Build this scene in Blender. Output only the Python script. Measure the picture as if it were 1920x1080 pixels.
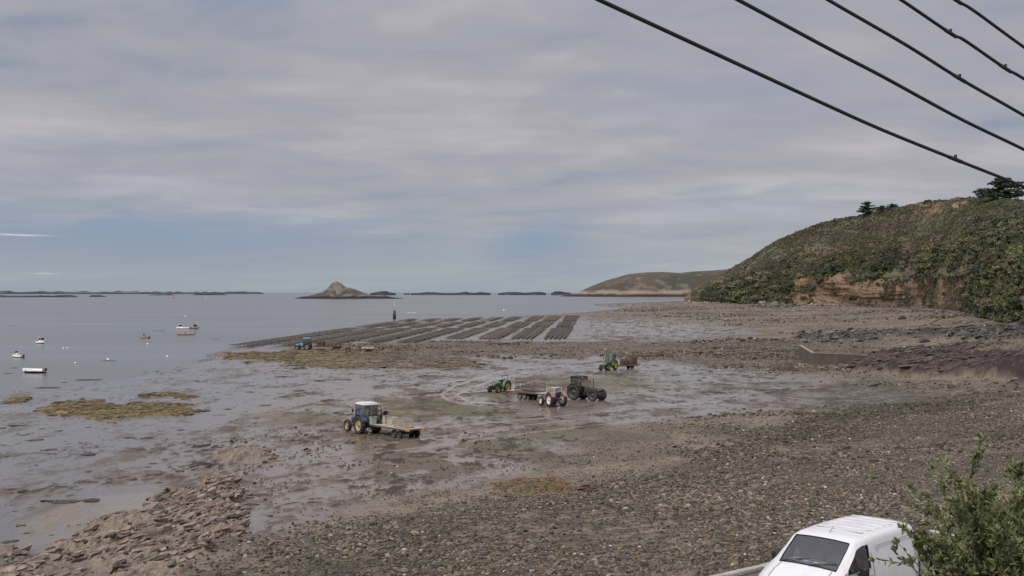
import bpy, bmesh, math, random
import numpy as np
from mathutils import Vector, Matrix, Euler
random.seed(7); np.random.seed(7)
S = bpy.context.scene
COL = S.collection
for o in list(bpy.data.objects): bpy.data.objects.remove(o)

# ------------------------------------------------------------------ camera, sky, sun, exposure
F = 2100.0; HC = 14.0; HOR = 548.0          # focal length in photo pixels, eye height, horizon row
cam = bpy.data.cameras.new('camera'); camo = bpy.data.objects.new('camera', cam); COL.objects.link(camo)
cam.sensor_width = 36; cam.lens = 36*F/1920; cam.clip_start = .1; cam.clip_end = 120000
camo.location = (0, 0, HC); camo.rotation_euler = (math.radians(90)+math.atan(8/F), 0, 0)
S.camera = camo
S.view_settings.view_transform = 'Standard'; S.view_settings.look = 'None'
S.view_settings.exposure = 0.62; S.view_settings.gamma = 1; S.view_settings.use_curve_mapping = False
S.render.resolution_x = 1024; S.render.resolution_y = 576

def lin(r, g, b):
    f = lambda c: (c/255)/12.92 if c/255 <= .04045 else ((c/255+.055)/1.055)**2.4
    return (f(r), f(g), f(b), 1)

SUN_EL, SUN_AZ = math.radians(48), math.radians(215)     # azimuth clockwise from +Y: behind the camera, to the left
W = bpy.data.worlds.new('World'); S.world = W; W.use_nodes = True
nt = W.node_tree; nt.nodes.clear()
def N(nt, t, **k):
    n = nt.nodes.new(t)
    for a, v in k.items(): setattr(n, a, v)
    return n
def L(nt, a, b): nt.links.new(a, b)
def ramp(nt, stops, interp='LINEAR'):
    r = N(nt, 'ShaderNodeValToRGB'); r.color_ramp.interpolation = interp
    e = r.color_ramp.elements
    while len(e) < len(stops): e.new(.5)
    for i, (p, c) in enumerate(stops): e[i].position = p; e[i].color = c if len(c) == 4 else (*c, 1)
    return r
def math_(nt, op, a, b=None, clamp=False):
    m = N(nt, 'ShaderNodeMath', operation=op); m.use_clamp = clamp
    for i, v in enumerate((a, b)):
        if v is None: continue
        if isinstance(v, (int, float)): m.inputs[i].default_value = v
        else: L(nt, v, m.inputs[i])
    return m.outputs[0]
def mixc(nt, fac, a, b, mode='MIX'):
    m = N(nt, 'ShaderNodeMix', data_type='RGBA', blend_type=mode)
    for i, v in ((0, fac), (6, a), (7, b)):
        if isinstance(v, (int, float)): m.inputs[i].default_value = v
        elif isinstance(v, tuple): m.inputs[i].default_value = v
        else: L(nt, v, m.inputs[i])
    return m.outputs[2]
def world_nodes():
    out = N(nt, 'ShaderNodeOutputWorld'); bg = N(nt, 'ShaderNodeBackground'); L(nt, bg.outputs[0], out.inputs[0])
    sky = N(nt, 'ShaderNodeTexSky', sky_type='NISHITA', sun_disc=False, sun_elevation=SUN_EL, sun_rotation=SUN_AZ)
    skyd = N(nt, 'ShaderNodeVectorMath', operation='SCALE'); L(nt, sky.outputs[0], skyd.inputs[0]); skyd.inputs[3].default_value = .07
    tc = N(nt, 'ShaderNodeTexCoord'); sep = N(nt, 'ShaderNodeSeparateXYZ'); L(nt, tc.outputs['Generated'], sep.inputs[0])
    z = math_(nt, 'MAXIMUM', sep.outputs[2], 0.0)
    zz = math_(nt, 'ADD', z, .13)
    cx = math_(nt, 'DIVIDE', sep.outputs[0], zz); cy = math_(nt, 'DIVIDE', sep.outputs[1], zz)
    cv = N(nt, 'ShaderNodeCombineXYZ'); L(nt, cx, cv.inputs[0]); L(nt, cy, cv.inputs[1])
    def noise(scale, detail, rough, sx=1, sy=1, off=0, dist=0):
        mp = N(nt, 'ShaderNodeMapping'); L(nt, cv.outputs[0], mp.inputs[0])
        mp.inputs['Scale'].default_value = (sx, sy, 1); mp.inputs['Location'].default_value = (off, off*.7, off)
        n = N(nt, 'ShaderNodeTexNoise'); L(nt, mp.outputs[0], n.inputs[0])
        n.inputs['Scale'].default_value = scale; n.inputs['Detail'].default_value = detail; n.inputs['Roughness'].default_value = rough
        n.inputs['Distortion'].default_value = dist
        return n.outputs[0]
    K_ = 1/1.366; lx = lambda r, g, b_: tuple(v*K_ for v in lin(r, g, b_)[:3])+(1,)
    a = noise(.7, 4, .52, .8, 1.0, 3.4, .5); b = noise(2.8, 6, .52, .9, 1.2, 8.2, .4); c = noise(1.1, 4, .55, .6, 1.4, 1.9, .3)
    s = math_(nt, 'ADD', math_(nt, 'MULTIPLY', a, .45), math_(nt, 'ADD', math_(nt, 'MULTIPLY', b, .30), math_(nt, 'MULTIPLY', c, .25)))
    r = ramp(nt, [(.37, lx(134, 141, 158)), (.44, lx(152, 153, 163)), (.50, lx(160, 157, 164)), (.60, lx(177, 173, 178))])
    L(nt, s, r.inputs[0])
    # thin places in the cloud where blue shows, as soft patches around given directions
    az = math_(nt, 'DIVIDE', sep.outputs[0], math_(nt, 'MAXIMUM', sep.outputs[1], .05))
    def patch(a0, z0, wa, wz, k, nz_=.05):
        u = math_(nt, 'DIVIDE', math_(nt, 'SUBTRACT', az, a0), wa); v = math_(nt, 'DIVIDE', math_(nt, 'SUBTRACT', math_(nt, 'ADD', sep.outputs[2], math_(nt, 'MULTIPLY', math_(nt, 'SUBTRACT', b, .5), nz_)), z0), wz)
        d = math_(nt, 'ADD', math_(nt, 'MULTIPLY', u, u), math_(nt, 'MULTIPLY', v, v)); e = math_(nt, 'MULTIPLY', math_(nt, 'POWER', 2.718, math_(nt, 'MULTIPLY', d, -1.0)), k)
        return math_(nt, 'MULTIPLY', e, math_(nt, 'GREATER_THAN', sep.outputs[1], 0.0))
    pt = patch(-.34, .048, .27, .026, 1.0)
    for q in ((.02, .041, .055, .017, 1.1), (.03, .022, .09, .008, .55), (-.42, .095, .22, .03, .3), (.20, .075, .10, .016, .35), (.17, .17, .10, .03, .3), (-.1, .035, .2, .02, .35)): pt = math_(nt, 'MAXIMUM', pt, patch(*q))
    low = ramp(nt, [(0, (1, 1, 1)), (.015, (.8, .8, .8)), (.045, (.30, .30, .30)), (.10, (0, 0, 0))]); L(nt, z, low.inputs[0])
    gap = ramp(nt, [(.44, (1, 1, 1)), (.60, (.15, .15, .15))]); L(nt, c, gap.inputs[0])
    blue = mixc(nt, .12, lx(120, 138, 166), skyd.outputs[0]); pale = mixc(nt, .15, lx(142, 158, 170), skyd.outputs[0])
    colr = mixc(nt, math_(nt, 'MULTIPLY', low.outputs[0], .8), r.outputs[0], pale)
    colr = mixc(nt, math_(nt, 'MULTIPLY', pt, .9), colr, blue)
    st = patch(-.440, .0468, .024, .0007, .9, .006); st2 = patch(-.418, .0155, .010, .0006, .5, .004); colr = mixc(nt, math_(nt, 'MAXIMUM', st, st2), colr, lx(200, 205, 212))
    # an overcast sky is brighter overhead than low down
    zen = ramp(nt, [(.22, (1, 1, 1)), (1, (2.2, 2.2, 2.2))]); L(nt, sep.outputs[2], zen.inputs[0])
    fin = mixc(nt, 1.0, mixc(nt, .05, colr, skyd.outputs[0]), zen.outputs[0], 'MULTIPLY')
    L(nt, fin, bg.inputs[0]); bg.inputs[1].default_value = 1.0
world_nodes()
sun = bpy.data.lights.new('sun', 'SUN'); suno = bpy.data.objects.new('sun', sun); COL.objects.link(suno)
sun.energy = 1.5; sun.angle = math.radians(18); sun.color = (1, .95, .88)
sd = Vector((math.sin(SUN_AZ)*math.cos(SUN_EL), math.cos(SUN_AZ)*math.cos(SUN_EL), math.sin(SUN_EL)))
suno.rotation_euler = sd.to_track_quat('Z', 'Y').to_euler()

# ------------------------------------------------------------------ helpers
def setp(o, label=None, cat=None, group=None, kind=None):
    for k, v in (('label', label), ('category', cat), ('group', group), ('kind', kind)):
        if v: o[k] = v
    return o
def link(name, me, parent=None, mat=None):
    o = bpy.data.objects.new(name, me); COL.objects.link(o)
    if parent is not None: o.parent = parent
    if mat is not None and me is not None and not me.materials: me.materials.append(mat)
    return o
def empty(name, loc, rz=0, **k):
    o = bpy.data.objects.new(name, None); COL.objects.link(o); o.location = loc; o.rotation_euler = (0, 0, rz)
    o.empty_display_size = .3
    return setp(o, **k)
def kids(o): return [c for c in bpy.data.objects if c.parent == o]
def copy_tree(o, parent=None, **k):
    c = o.copy(); COL.objects.link(c); c.parent = parent
    for ch in o.children: copy_tree(ch, c)
    return setp(c, **k)

class MB:
    def __init__(s): s.v = []; s.f = []; s.sm = []
    def add(s, vs, fs, smooth=False):
        b = len(s.v); s.v += [tuple(p) for p in vs]; s.f += [tuple(i+b for i in f) for f in fs]; s.sm += [smooth]*len(fs)
    def box(s, x0, x1, y0, y1, z0, z1, M=None):
        vs = [Vector((x, y, z)) for z in (z0, z1) for y in (y0, y1) for x in (x0, x1)]
        if M: vs = [M @ v for v in vs]
        s.add(vs, [(0, 2, 3, 1), (4, 5, 7, 6), (0, 1, 5, 4), (2, 6, 7, 3), (0, 4, 6, 2), (1, 3, 7, 5)])
    def rbox(s, x0, x1, y0, y1, z0, z1, b=.03, M=None):
        bm = bmesh.new(); bmesh.ops.create_cube(bm, size=1)
        for v in bm.verts: v.co = Vector((x0+(v.co.x+.5)*(x1-x0), y0+(v.co.y+.5)*(y1-y0), z0+(v.co.z+.5)*(z1-z0)))
        bmesh.ops.bevel(bm, geom=list(bm.edges), offset=b, segments=2, affect='EDGES', profile=.5)
        bm.verts.index_update()
        s.add([(M @ v.co) if M else v.co for v in bm.verts], [[v.index for v in f.verts] for f in bm.faces], True); bm.free()
    def tube(s, pts, r, n=6, cap=True, smooth=True):
        pts = [Vector(p) for p in pts]; rs = r if isinstance(r, (list, tuple)) else [r]*len(pts)
        vs = []; up = None
        for i, p in enumerate(pts):
            d = (pts[min(i+1, len(pts)-1)]-pts[max(i-1, 0)]); d = d.normalized() if d.length > 1e-9 else Vector((0, 0, 1))
            if up is None: up = d.orthogonal().normalized()
            a = (up-d*up.dot(d)); a = a.normalized() if a.length > 1e-6 else d.orthogonal().normalized(); up = a; b = d.cross(a)
            for k in range(n):
                t = 2*math.pi*k/n; vs.append(p+(a*math.cos(t)+b*math.sin(t))*rs[i])
        fs = [(i*n+k, i*n+(k+1) % n, (i+1)*n+(k+1) % n, (i+1)*n+k) for i in range(len(pts)-1) for k in range(n)]
        if cap: fs += [tuple(range(n-1, -1, -1)), tuple((len(pts)-1)*n+k for k in range(n))]
        s.add(vs, fs, smooth)
    def lathe(s, prof, n=24, axis='y', c=(0, 0, 0), closed=False):
        # prof: (offset along axis, radius)
        vs = []
        for (a, r) in prof:
            for k in range(n):
                t = 2*math.pi*k/n; p = (a, r*math.cos(t), r*math.sin(t))
                p = {'y': (p[1], p[0], p[2]), 'x': p, 'z': (p[1], p[2], p[0])}[axis]
                vs.append((p[0]+c[0], p[1]+c[1], p[2]+c[2]))
        m = len(prof); fs = [(i*n+k, i*n+(k+1) % n, ((i+1) % m)*n+(k+1) % n, ((i+1) % m)*n+k) for i in range(m if closed else m-1) for k in range(n)]
        s.add(vs, fs, True)
    def mesh(s, name):
        me = bpy.data.meshes.new(name); me.from_pydata(s.v, [], s.f)
        me.polygons.foreach_set('use_smooth', s.sm); me.update()
        bm = bmesh.new(); bm.from_mesh(me); bmesh.ops.delete(bm, geom=[v for v in bm.verts if not v.link_faces], context='VERTS'); bmesh.ops.recalc_face_normals(bm, faces=bm.faces); bm.to_mesh(me); bm.free()
        return me
    def build(s, name, mat, parent=None, **k):
        return setp(link(name, s.mesh(name), parent, mat), **k)

def npmesh(name, V, Q, smooth=True):
    me = bpy.data.meshes.new(name); V = np.ascontiguousarray(V, dtype=np.float32); Q = np.ascontiguousarray(Q, dtype=np.int32)
    me.vertices.add(len(V)); me.vertices.foreach_set('co', V.ravel())
    n = Q.shape[1]; me.loops.add(Q.size); me.loops.foreach_set('vertex_index', Q.ravel())
    me.polygons.add(len(Q)); me.polygons.foreach_set('loop_start', np.arange(0, Q.size, n, dtype=np.int32))
    me.polygons.foreach_set('use_smooth', np.full(len(Q), smooth)); me.update(calc_edges=True)
    return me
def setcol(me, name, C):
    a = me.attributes.new(name, 'FLOAT_COLOR', 'POINT'); D = np.ones((len(me.vertices), 4), np.float32); D[:, :C.shape[1]] = C
    a.data.foreach_set('color', D.ravel())
def setf(me, name, A):
    a = me.attributes.new(name, 'FLOAT', 'POINT'); a.data.foreach_set('value', np.ascontiguousarray(A, dtype=np.float32))

_T = np.random.RandomState(11).rand(256, 256).astype(np.float32)
def vn(x, y, s=0):
    x = np.asarray(x, np.float64)+s*17.37; y = np.asarray(y, np.float64)+s*9.71
    xi = np.floor(x).astype(np.int64); yi = np.floor(y).astype(np.int64); fx = x-xi; fy = y-yi
    fx = fx*fx*(3-2*fx); fy = fy*fy*(3-2*fy)
    a = _T[xi & 255, yi & 255]; b = _T[(xi+1) & 255, yi & 255]; c = _T[xi & 255, (yi+1) & 255]; d = _T[(xi+1) & 255, (yi+1) & 255]
    return a+(b-a)*fx+(c-a)*fy+(a-b-c+d)*fx*fy
def fbm(x, y, o=4, s=0, g=.5, lac=2.03):
    t = 0; a = 1; w = 0
    for i in range(o):
        t = t+a*vn(x, y, s+i*3); w += a; a *= g; x = x*lac; y = y*lac
    return t/w
def sst(a, b, x): t = np.clip((x-a)/(b-a), 0, 1); return t*t*(3-2*t)

# ------------------------------------------------------------------ materials
def principled(name, col=(.5, .5, .5, 1), rough=.5, metal=0, spec=.5, noise=0, nscale=4, bump=0, bscale=20, dirt=None, coat=0, dirtamt=.5):
    m = bpy.data.materials.new(name); m.use_nodes = True; t = m.node_tree; p = t.nodes['Principled BSDF']
    p.inputs['Roughness'].default_value = rough; p.inputs['Metallic'].default_value = metal; p.inputs['Specular IOR Level'].default_value = spec
    p.inputs['Coat Weight'].default_value = coat
    c = tuple(col) if len(col) == 4 else (*col, 1)
    tc = N(t, 'ShaderNodeTexCoord')
    n = N(t, 'ShaderNodeTexNoise'); L(t, tc.outputs['Object'], n.inputs[0]); n.inputs['Scale'].default_value = nscale; n.inputs['Detail'].default_value = 6
    if noise or dirt:
        a = tuple(x*(1-noise) for x in c[:3])+(1,); b = tuple(min(1, x*(1+noise)) for x in c[:3])+(1,)
        r = ramp(t, [(.3, a), (.7, b)]); L(t, n.outputs[0], r.inputs[0]); o = r.outputs[0]
        if dirt:
            n2 = N(t, 'ShaderNodeTexNoise'); L(t, tc.outputs['Object'], n2.inputs[0]); n2.inputs['Scale'].default_value = nscale*2.3; n2.inputs['Detail'].default_value = 8
            n2.inputs['Roughness'].default_value = .7
            r2 = ramp(t, [(.45, (0, 0, 0)), (.65, (dirtamt,)*3)]); L(t, n2.outputs[0], r2.inputs[0])
            o = mixc(t, r2.outputs[0], o, tuple(dirt) if len(dirt) == 4 else (*dirt, 1))
        L(t, o, p.inputs['Base Color'])
    else: p.inputs['Base Color'].default_value = c
    if bump:
        n3 = N(t, 'ShaderNodeTexNoise'); L(t, tc.outputs['Object'], n3.inputs[0]); n3.inputs['Scale'].default_value = bscale; n3.inputs['Detail'].default_value = 5
        b = N(t, 'ShaderNodeBump'); b.inputs['Strength'].default_value = bump; b.inputs['Distance'].default_value = .05
        L(t, n3.outputs[0], b.inputs['Height']); L(t, b.outputs[0], p.inputs['Normal'])
    return m
MUD = lin(96, 84, 74)
def glassmat(name, tint=(.55, .6, .6, 1), refl=.25):
    m = bpy.data.materials.new(name); m.use_nodes = True; t = m.node_tree; t.nodes.clear()
    o = N(t, 'ShaderNodeOutputMaterial'); mx = N(t, 'ShaderNodeMixShader'); tr = N(t, 'ShaderNodeBsdfTransparent'); gl = N(t, 'ShaderNodeBsdfGlossy')
    tr.inputs[0].default_value = tint; gl.inputs['Roughness'].default_value = .04
    fr = N(t, 'ShaderNodeFresnel'); fr.inputs[0].default_value = 1.45
    L(t, math_(t, 'ADD', fr.outputs[0], refl, True), mx.inputs[0]); L(t, tr.outputs[0], mx.inputs[1]); L(t, gl.outputs[0], mx.inputs[2]); L(t, mx.outputs[0], o.inputs[0])
    return m
rubber = principled('rubber', (.035, .033, .031), .8, noise=.3, nscale=5, dirt=MUD, dirtamt=.6, bump=.3)
darkmetal = principled('dark_metal', (.04, .04, .042), .5, noise=.3, dirt=MUD, dirtamt=.4)
rustmetal = principled('rusty_metal', (.13, .085, .06), .8, noise=.5, nscale=8, dirt=(.05, .04, .035), bump=.3)
glass = glassmat('cab_glass')
plank = principled('weathered_timber', lin(184, 172, 160), .8, noise=.2, nscale=3, dirt=MUD, dirtamt=.5, bump=.3)
skin = principled('skin', (.45, .27, .19), .6)
def vcolmat(name, bumps=((3, .5, .1),), finenoise=(8, .35), roughattr=None, rough=.9, spec=.3, inst=None, voro=None):
    m = bpy.data.materials.new(name); m.use_nodes = True; t = m.node_tree; p = t.nodes['Principled BSDF']
    a = N(t, 'ShaderNodeAttribute', attribute_name='col')
    geo = N(t, 'ShaderNodeNewGeometry')
    n = N(t, 'ShaderNodeTexNoise'); L(t, geo.outputs['Position'], n.inputs[0]); n.inputs['Scale'].default_value = finenoise[0]; n.inputs['Detail'].default_value = 6; n.inputs['Roughness'].default_value = .65
    k = finenoise[1]
    r = ramp(t, [(.3, (1-k,)*3), (.7, (1+k,)*3)]); L(t, n.outputs[0], r.inputs[0])
    c = mixc(t, 1.0, a.outputs[0], r.outputs[0], 'MULTIPLY')
    L(t, c, p.inputs['Base Color'])
    p.inputs['Specular IOR Level'].default_value = spec
    if roughattr: 
        ra = N(t, 'ShaderNodeAttribute', attribute_name=roughattr); L(t, ra.outputs['Fac'], p.inputs['Roughness'])
        ba = N(t, 'ShaderNodeAttribute', attribute_name='bumpy'); sp = N(t, 'ShaderNodeAttribute', attribute_name='spec'); L(t, sp.outputs['Fac'], p.inputs['Specular IOR Level'])
    else: p.inputs['Roughness'].default_value = rough
    prev = None
    for sc, st, dist in bumps:
        nn = N(t, 'ShaderNodeTexNoise'); L(t, geo.outputs['Position'], nn.inputs[0]); nn.inputs['Scale'].default_value = sc; nn.inputs['Detail'].default_value = 5
        b = N(t, 'ShaderNodeBump'); b.inputs['Distance'].default_value = dist; b.inputs['Strength'].default_value = st
        if roughattr: L(t, math_(t, 'MULTIPLY', ba.outputs['Fac'], st), b.inputs['Strength'])
        L(t, nn.outputs[0], b.inputs['Height'])
        if prev: L(t, prev, b.inputs['Normal'])
        prev = b.outputs[0]
    L(t, prev, p.inputs['Normal'])
    return m

# ------------------------------------------------------------------ the lie of the land
def at(px, py, z=0.0):
    D = F*(HC-z)/(py-HOR); return ((px-960)/F*D, D, z)
FOOT = [(1285, 1250, 3), (1400, 1000, 3.5), (1500, 900, 4), (1600, 800, 4.5), (1700, 700, 5), (1780, 560, 5), (1840, 380, 5.5), (1900, 270, 6), (2000, 200, 6.5), (2300, 120, 7), (2800, 80, 8)]
SHORE = [(1250, 567), (1180, 577), (1100, 585), (1000, 591), (900, 596), (800, 600), (740, 604), (670, 613), (600, 623), (520, 637), (440, 651), (395, 662), (300, 695), (150, 720), (0, 742), (-300, 770)]
CP = [(0, 600, -2), (300, 600, -2), (600, 588, -2), (900, 578, -2), (1150, 566, -2), (-600, 640, -1), (0, 690, -.25), (300, 655, -.3), (150, 640, -.5), (450, 620, -.8), (700, 590, -1),
      (0, 770, .02), (0, 850, .05), (0, 950, .12), (300, 760, .04), (300, 850, .1), (300, 940, .18), (150, 1080, .35), (-300, 1080, .2), (500, 700, .05), (600, 680, .07), (600, 760, .1), (600, 850, .2), (600, 930, .4), (900, 700, .12), (900, 780, .2), (900, 850, .35),
      (1000, 650, .22), (700, 640, .08), (900, 620, .1), (1100, 620, .12), (1250, 618, .15), (1200, 760, .35), (1200, 700, .25), (1400, 730, .45), (1000, 600, .05), (1150, 587, .4), (1230, 576, .8),
      (800, 655, .3), (1200, 655, .35), (400, 1080, .9), (600, 1000, .9), (600, 1080, 1.4), (900, 940, .7), (900, 1080, 2.0), (1200, 860, .9), (1200, 960, 1.8), (1200, 1080, 3.0),
      (1500, 770, .7), (1500, 860, 1.9), (1500, 1000, 3.5), (1420, 1060, 4.0), (1800, 720, 1.2), (1900, 800, 2.6), (1900, 950, 4.2), (1750, 990, 4.3),
      (1500, 590, 2.0), (1700, 605, 3), (1350, 590, 1.4), (1500, 620, 1.0), (1500, 660, 1.0), (1700, 650, 2.0), (1900, 670, 2.8), (2300, 720, 5), (2300, 1000, 6), (600, 1500, 3), (1200, 1500, 5), (-300, 1500, 1.5)]
cpx = [at(*c) for c in CP]+[at(x, y, 0) for x, y in SHORE]+[((p-960)/F*D, D, z) for p, D, z in FOOT]+[((p-960)/F*(D+150), D+150, z+1) for p, D, z in FOOT]
cpx = np.array(cpx)
def uv(X, Y): Y = np.maximum(Y, 3.0); return np.stack([X/Y*3.2, np.log(Y)*1.3], -1)
_U = uv(cpx[:, 0], cpx[:, 1])
_A = np.linalg.norm(_U[:, None]-_U[None], axis=-1)+np.eye(len(_U))*-.004
_A = np.block([[_A, np.ones((len(_U), 1))], [np.ones((1, len(_U))), np.zeros((1, 1))]])
_w = np.linalg.solve(_A, np.append(cpx[:, 2], 0))
def base_z(X, Y):
    U = uv(X, Y); z = np.full(len(U), _w[-1])
    for i in range(len(_U)): z += _w[i]*np.sqrt((U[:, 0]-_U[i, 0])**2+(U[:, 1]-_U[i, 1])**2+.0004)
    return z
def to_px(X, Y, z): return 960+F*X/Y, HOR+F*(HC-z)/Y
def poly(px, py, P, feather=6, ys=3.0, grow=0):
    """soft mask: 1 inside the outline P, fading over feather"""
    out = np.zeros(px.shape, np.float64); P = np.array(P, float)
    bx = (px > P[:, 0].min()-40) & (px < P[:, 0].max()+40) & (py > P[:, 1].min()-20) & (py < P[:, 1].max()+20)
    x = px[bx]; y = py[bx]*ys; Q = P*[1, ys]
    d2 = np.full(x.shape, 1e12); ins = np.zeros(x.shape, bool)
    for i in range(len(Q)):
        a = Q[i]; b = Q[(i+1) % len(Q)]; e = b-a; wx = x-a[0]; wy = y-a[1]
        t = np.clip((wx*e[0]+wy*e[1])/(e@e+1e-9), 0, 1); d2 = np.minimum(d2, (wx-e[0]*t)**2+(wy-e[1]*t)**2)
        if a[1] != b[1]: ins ^= ((a[1] > y) != (b[1] > y)) & (x < (b[0]-a[0])*(y-a[1])/(b[1]-a[1])+a[0])
    d = np.sqrt(d2)*np.where(ins, 1, -1)+grow
    out[bx] = sst(-feather, feather, d); return out
def pline(px, py, P, w, ys=3.0):
    P = np.array(P, float)*[1, ys]; d2 = np.full(px.shape, 1e9); y = py*ys
    bx = (px > P[:, 0].min()-30) & (px < P[:, 0].max()+30) & (py > P[:, 1].min()/ys-15) & (py < P[:, 1].max()/ys+15)
    x = px[bx]; yy = y[bx]; d = np.full(x.shape, 1e9)
    for i in range(len(P)-1):
        a = P[i]; e = P[i+1]-a; t = np.clip(((x-a[0])*e[0]+(yy-a[1])*e[1])/(e@e), 0, 1); d = np.minimum(d, (x-a[0]-e[0]*t)**2+(yy-a[1]-e[1]*t)**2)
    o = np.zeros(px.shape); o[bx] = 1-sst(w*.4, w, np.sqrt(d)); return o
R_DRY = [(990, 594), (1100, 585), (1270, 565), (2600, 550), (2600, 1600), (300, 1600), (340, 1090), (470, 1025), (620, 965), (800, 930), (960, 895), (1060, 850), (1130, 805), (1280, 785), (1480, 775), (1700, 778), (1770, 755), (1700, 738), (1600, 716), (1500, 702), (1420, 692), (1350, 676), (1300, 650), (1310, 640), (1420, 628), (1400, 611), (1300, 602), (1200, 596), (1105, 594)]
R_SHING = [(300, 1600), (345, 1085), (480, 1028), (620, 985), (780, 955), (900, 938), (1100, 925), (1200, 890), (1350, 840), (1480, 800), (1540, 740), (1600, 705), (1700, 712), (1950, 715), (2600, 720), (2600, 1600)]
R_BAND = [(540, 653), (640, 647), (780, 643), (900, 641), (1100, 640), (1250, 642), (1400, 636), (1500, 640), (1500, 700), (1420, 692), (1320, 686), (1230, 676), (1100, 668), (960, 668), (850, 666), (700, 664), (600, 660)]
R_BAR = [(395, 667), (470, 661), (560, 658), (700, 662), (820, 668), (905, 680), (900, 690), (820, 689), (700, 687), (600, 689), (500, 681), (430, 675)]
R_BAR2 = [(555, 690), (640, 686), (760, 688), (900, 686), (880, 692), (760, 694), (640, 692)]
R_ISLE = [(62, 766), (110, 752), (185, 749), (205, 762), (235, 754), (300, 756), (345, 764), (385, 772), (330, 781), (270, 787), (190, 792), (120, 783)]
R_ISLE2 = [(262, 743), (300, 738), (348, 741), (340, 747), (285, 747)]
R_ISLE3 = [(8, 749), (52, 745), (48, 752), (12, 755)]
R_RED = [(915, 908), (960, 897), (1045, 899), (1065, 911), (1105, 915), (1035, 922), (965, 928), (930, 920)]
R_ROCK = [(-200, 1140), (-200, 1060), (0, 1030), (60, 1036), (140, 1018), (165, 992), (225, 978), (262, 945), (330, 922), (400, 940), (430, 962), (450, 995), (420, 1020), (375, 1052), (320, 1100), (200, 1160)]
R_ROCK2 = [(366, 908), (398, 892), (438, 903), (448, 928), (425, 951), (388, 952)]
R_ROCK3 = [(385, 857), (420, 850), (470, 848), (530, 856), (480, 863), (410, 866)]
R_SAND = [(0, 1010), (90, 955), (170, 932), (290, 922), (275, 948), (220, 975), (100, 1012), (0, 1030)]
R_MOUND = [(1590, 694), (1640, 672), (1740, 663), (1800, 666), (1920, 672), (2250, 680), (2250, 722), (1920, 714), (1850, 707), (1700, 704), (1610, 701)]
R_DARK = [(1500, 634), (1580, 627), (1700, 624), (1920, 612), (2250, 602), (2250, 645), (1920, 642), (1700, 634), (1600, 645), (1510, 647)]
R_GRN = [(1640, 651), (1800, 648), (1890, 655), (1850, 664), (1700, 660)]
def srgb3(r, g, b): return np.array(lin(r, g, b)[:3])
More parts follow.
